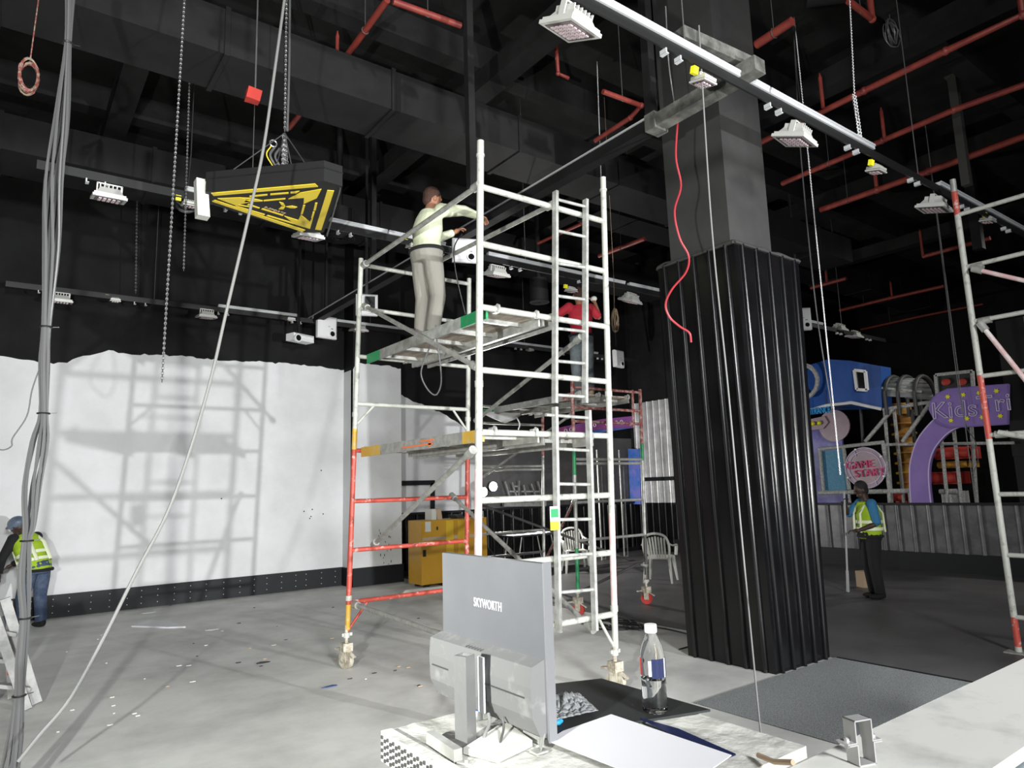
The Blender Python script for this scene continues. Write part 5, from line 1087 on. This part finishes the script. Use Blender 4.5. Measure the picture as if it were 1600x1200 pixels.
m = MB(); m.box((MX-.047, yr+.03, zc-.088), (MX-.044, yr+.2, zc-.085)); obj('groove', m, 'pg_dark', back); m = MB(); m.box((MX-.047, yl-.1, zc-.088), (MX-.044, yl-.01, zc-.085)); obj('groove', m, 'pg_dark', back)
m = MB(); m.box((MX-.052, 1.60, TZ+.045), (MX-.046, 1.625, zc-.02)); obj('cover_flap', m, 'paper', back)
m = MB()
for k in range(6): m.box((MX-.038+k*.0, 1.63+k*.014, zc-.012), (MX-.01, 1.634+k*.014, zc-.0075))
obj('vent_slot', m, 'pg_dark', back)
mt_ = frame((MX-.0012, 1.632, 1.455), (0, -1, 0), (0, 0, 1)); text_mesh('SKYWORTH', .035, frame((MX-.0015, at(762, 945, X=MX).y, at(762, 945, X=MX).z), (0, -1, 0), (0, 0, 1)), .0005, 'brand_lettering', 'paper', t, sx=.66, spacing=1.12)
m = MB(); m.prism([(MX-.01, yr+.0, TZ+.03), (MX+.0, yr+.03, TZ+.03), (MX-.02, yr+.01, TZ+.004), (MX-.035, yr-.015, TZ+.004)], (.004, 0, .004)); m.box((MX-.05, yr-.02, TZ+.0), (MX-.015, yr+.01, TZ+.005)); m.box((MX-.0, 1.42, TZ), (MX+.02, 1.5, TZ+.03)); m.box((MX-.0, 1.68, TZ), (MX+.02, 1.76, TZ+.03)); obj('foot', m, 'alu', t, smooth=False)
# tray/keyboard below, steel tube, offcut, tape, cables
q = [at(*p, Z=TZ) for p in ((722, 1172), (762, 1128), (832, 1160), (776, 1194))]; q = [at(*p, Z=TZ+.002) for p in ((724, 1178), (790, 1135), (832, 1166), (778, 1192))]
m = MB(); m.prism(q, (0, 0, .014)); solo('flat_tray', m, 'paper_g', 'flat cream metal plate on the bench under the monitor', 'plate', smooth=False)
sc = at(728, 1163, Z=TZ); s_ = .019
t = thing('steel_tube', 'upright square hollow steel tube offcut standing before the monitor', 'tube', sc)
m = MB(); ang = .35; R_ = Matrix.Rotation(ang, 3, 'Z'); h_ = at(735, 1026, X=sc.x).z-TZ
for i in range(4):
    k = [(-1, -1), (1, -1), (1, 1), (-1, 1)]; a_, b_ = V((*k[i], 0))*s_, V((*k[(i+1) % 4], 0))*s_
    ai, bi = a_*.9, b_*.9
    m.hexa([sc+R_ @ v for v in (a_, b_, bi, ai)], [sc+R_ @ v+V((0, 0, h_)) for v in (a_, b_, bi, ai)])
obj('tube_wall', m, 'steel', t, smooth=False)
t = thing('steel_bracket', 'bent strap of pale metal lying left of the upright steel tube', 'bracket', at(690, 1165, Z=TZ))
a_, b_ = at(672, 1160, Z=TZ), at(716, 1190, Z=TZ); m = MB(); m.bar(a_+V((0, 0, .014)), b_+V((0, 0, .014)), .022, .028); obj('strap', m, 'alu', t, smooth=False)
m = MB(); m.bar(b_, b_+V((.02, -.03, 0)), .02, .004); m.cyl(b_+V((.01, -.02, .002)), b_+V((.01, -.02, .008)), .005, 8); obj('fixing_tab', m, 'alu', t)
p = at(747, 1122, Z=TZ); m = MB(); m.lathe([(.02, 0), (.021, .002), (.021, .022), (.02, .024), (.012, .024)], p, 24); t = thing('tape_tin', 'small round tin with blue rim behind the steel tube', 'tin', p); obj('tin', m, 'steel', t)
m = MB(); m.tube([p+V((.019*math.cos(k*.3), .019*math.sin(k*.3), .025)) for k in range(21)], .002, 6, closed=True); obj('blue_rim', m, 'bluefoam', t)
def kc(*q): return [at(a, b, X=xx) for a, b, xx in q]
wire('monitor_cable', 'thick light grey power cable hanging from the monitor, left one', kc((763, 1115, 1.06), (765, 1130, 1.05), (757, 1150, 1.02), (752, 1180, 1.0), (753, 1215, .98)), .0045, 'rope')
wire('monitor_cable', 'thinner grey cable hanging from the monitor, right one', kc((785, 1120, 1.08), (787, 1138, 1.07), (782, 1160, 1.03), (779, 1190, 1.0), (780, 1215, .98)), .0032, 'cable_l')
# white ledge with clamp
LZ = 1.1; t = thing('white_ledge', 'long marbled white ledge in the lower right foreground', 'ledge', (2.5, .85, 0))
m = MB(); m.box((1.28, .7, LZ-.03), (4.6, .99, LZ)); obj('ledge_top', m, 'ledge', t, smooth=False)
m = MB(); m.box((1.45, .74, .0), (1.49, .95, LZ-.03)); m.box((4.4, .74, .0), (4.44, .95, LZ-.03)); m.box((1.45, .74, LZ-.1), (4.44, .78, LZ-.03)); obj('support_frame', m, 'steel_blue', t, smooth=False)
m = MB(); m.cyl(at(1560, 1180, Z=LZ-.0)+V((0, -.05, -.03)), at(1625, 1130, Z=LZ)+V((.0, -.05, -.03)), .012, 8); obj('edge_tube', m, 'steel_blue', t)
cb = at(1347, 1192, Z=LZ); t = thing('beam_clamp', 'two part bright steel beam clamp standing open on the white ledge', 'clamp', cb)
th = .003
def ushape(o, w_, h_, d_, fl, rot, up):
    R_ = Matrix.Rotation(rot, 3, 'Z'); m = MB(); B = lambda a, b: m.hexa([o+R_ @ V(q) for q in ((a[0], a[1], a[2]), (b[0], a[1], a[2]), (b[0], b[1], a[2]), (a[0], b[1], a[2]))], [o+R_ @ V(q) for q in ((a[0], a[1], b[2]), (b[0], a[1], b[2]), (b[0], b[1], b[2]), (a[0], b[1], b[2]))])
    B((-w_/2, -d_/2, 0), (-w_/2+th, d_/2, h_)); B((w_/2-th, -d_/2, 0), (w_/2, d_/2, h_))
    z = h_-th if up else 0; B((-w_/2, -d_/2, z), (w_/2, d_/2, z+th))
    z = 0 if up else h_-th; B((-w_/2-fl, -d_/2, z), (-w_/2, d_/2, z+th)); B((w_/2, -d_/2, z), (w_/2+fl, d_/2, z+th)); return m
rt = math.radians(-18)
obj('lower_bracket', ushape(cb, .05, .048, .036, .022, rt, False), 'clamp', t, smooth=False)
obj('upper_bracket', ushape(cb+V((-.004, .0, .0495)), .05, .05, .036, .024, rt, True), 'clamp', t, smooth=False)
for s in (-1, 1):
    R_ = Matrix.Rotation(rt, 3, 'Z'); c = cb+R_ @ V((s*.038, 0, .04)); m = MB(); m.cyl(c, c+V((0, 0, .02)), .003, 8); m.cyl(c+V((0, 0, .0125)), c+V((0, 0, .018)), .0065, 6); m.cyl(c+V((0, 0, -.001)), c+V((0, 0, .004)), .0065, 6); obj('bolt', m, 'clamp', t)
c = at(1185, 1180, Z=TZ+.01); m = MB(); m.tube([c, c+V((-.03, -.06, .01)), c+V((-.05, -.12, .03))], .006, 8); solo('wooden_stick', m, 'card', 'short pale stick at the right corner of the bench', 'stick')
bpy.context.view_layer.update()
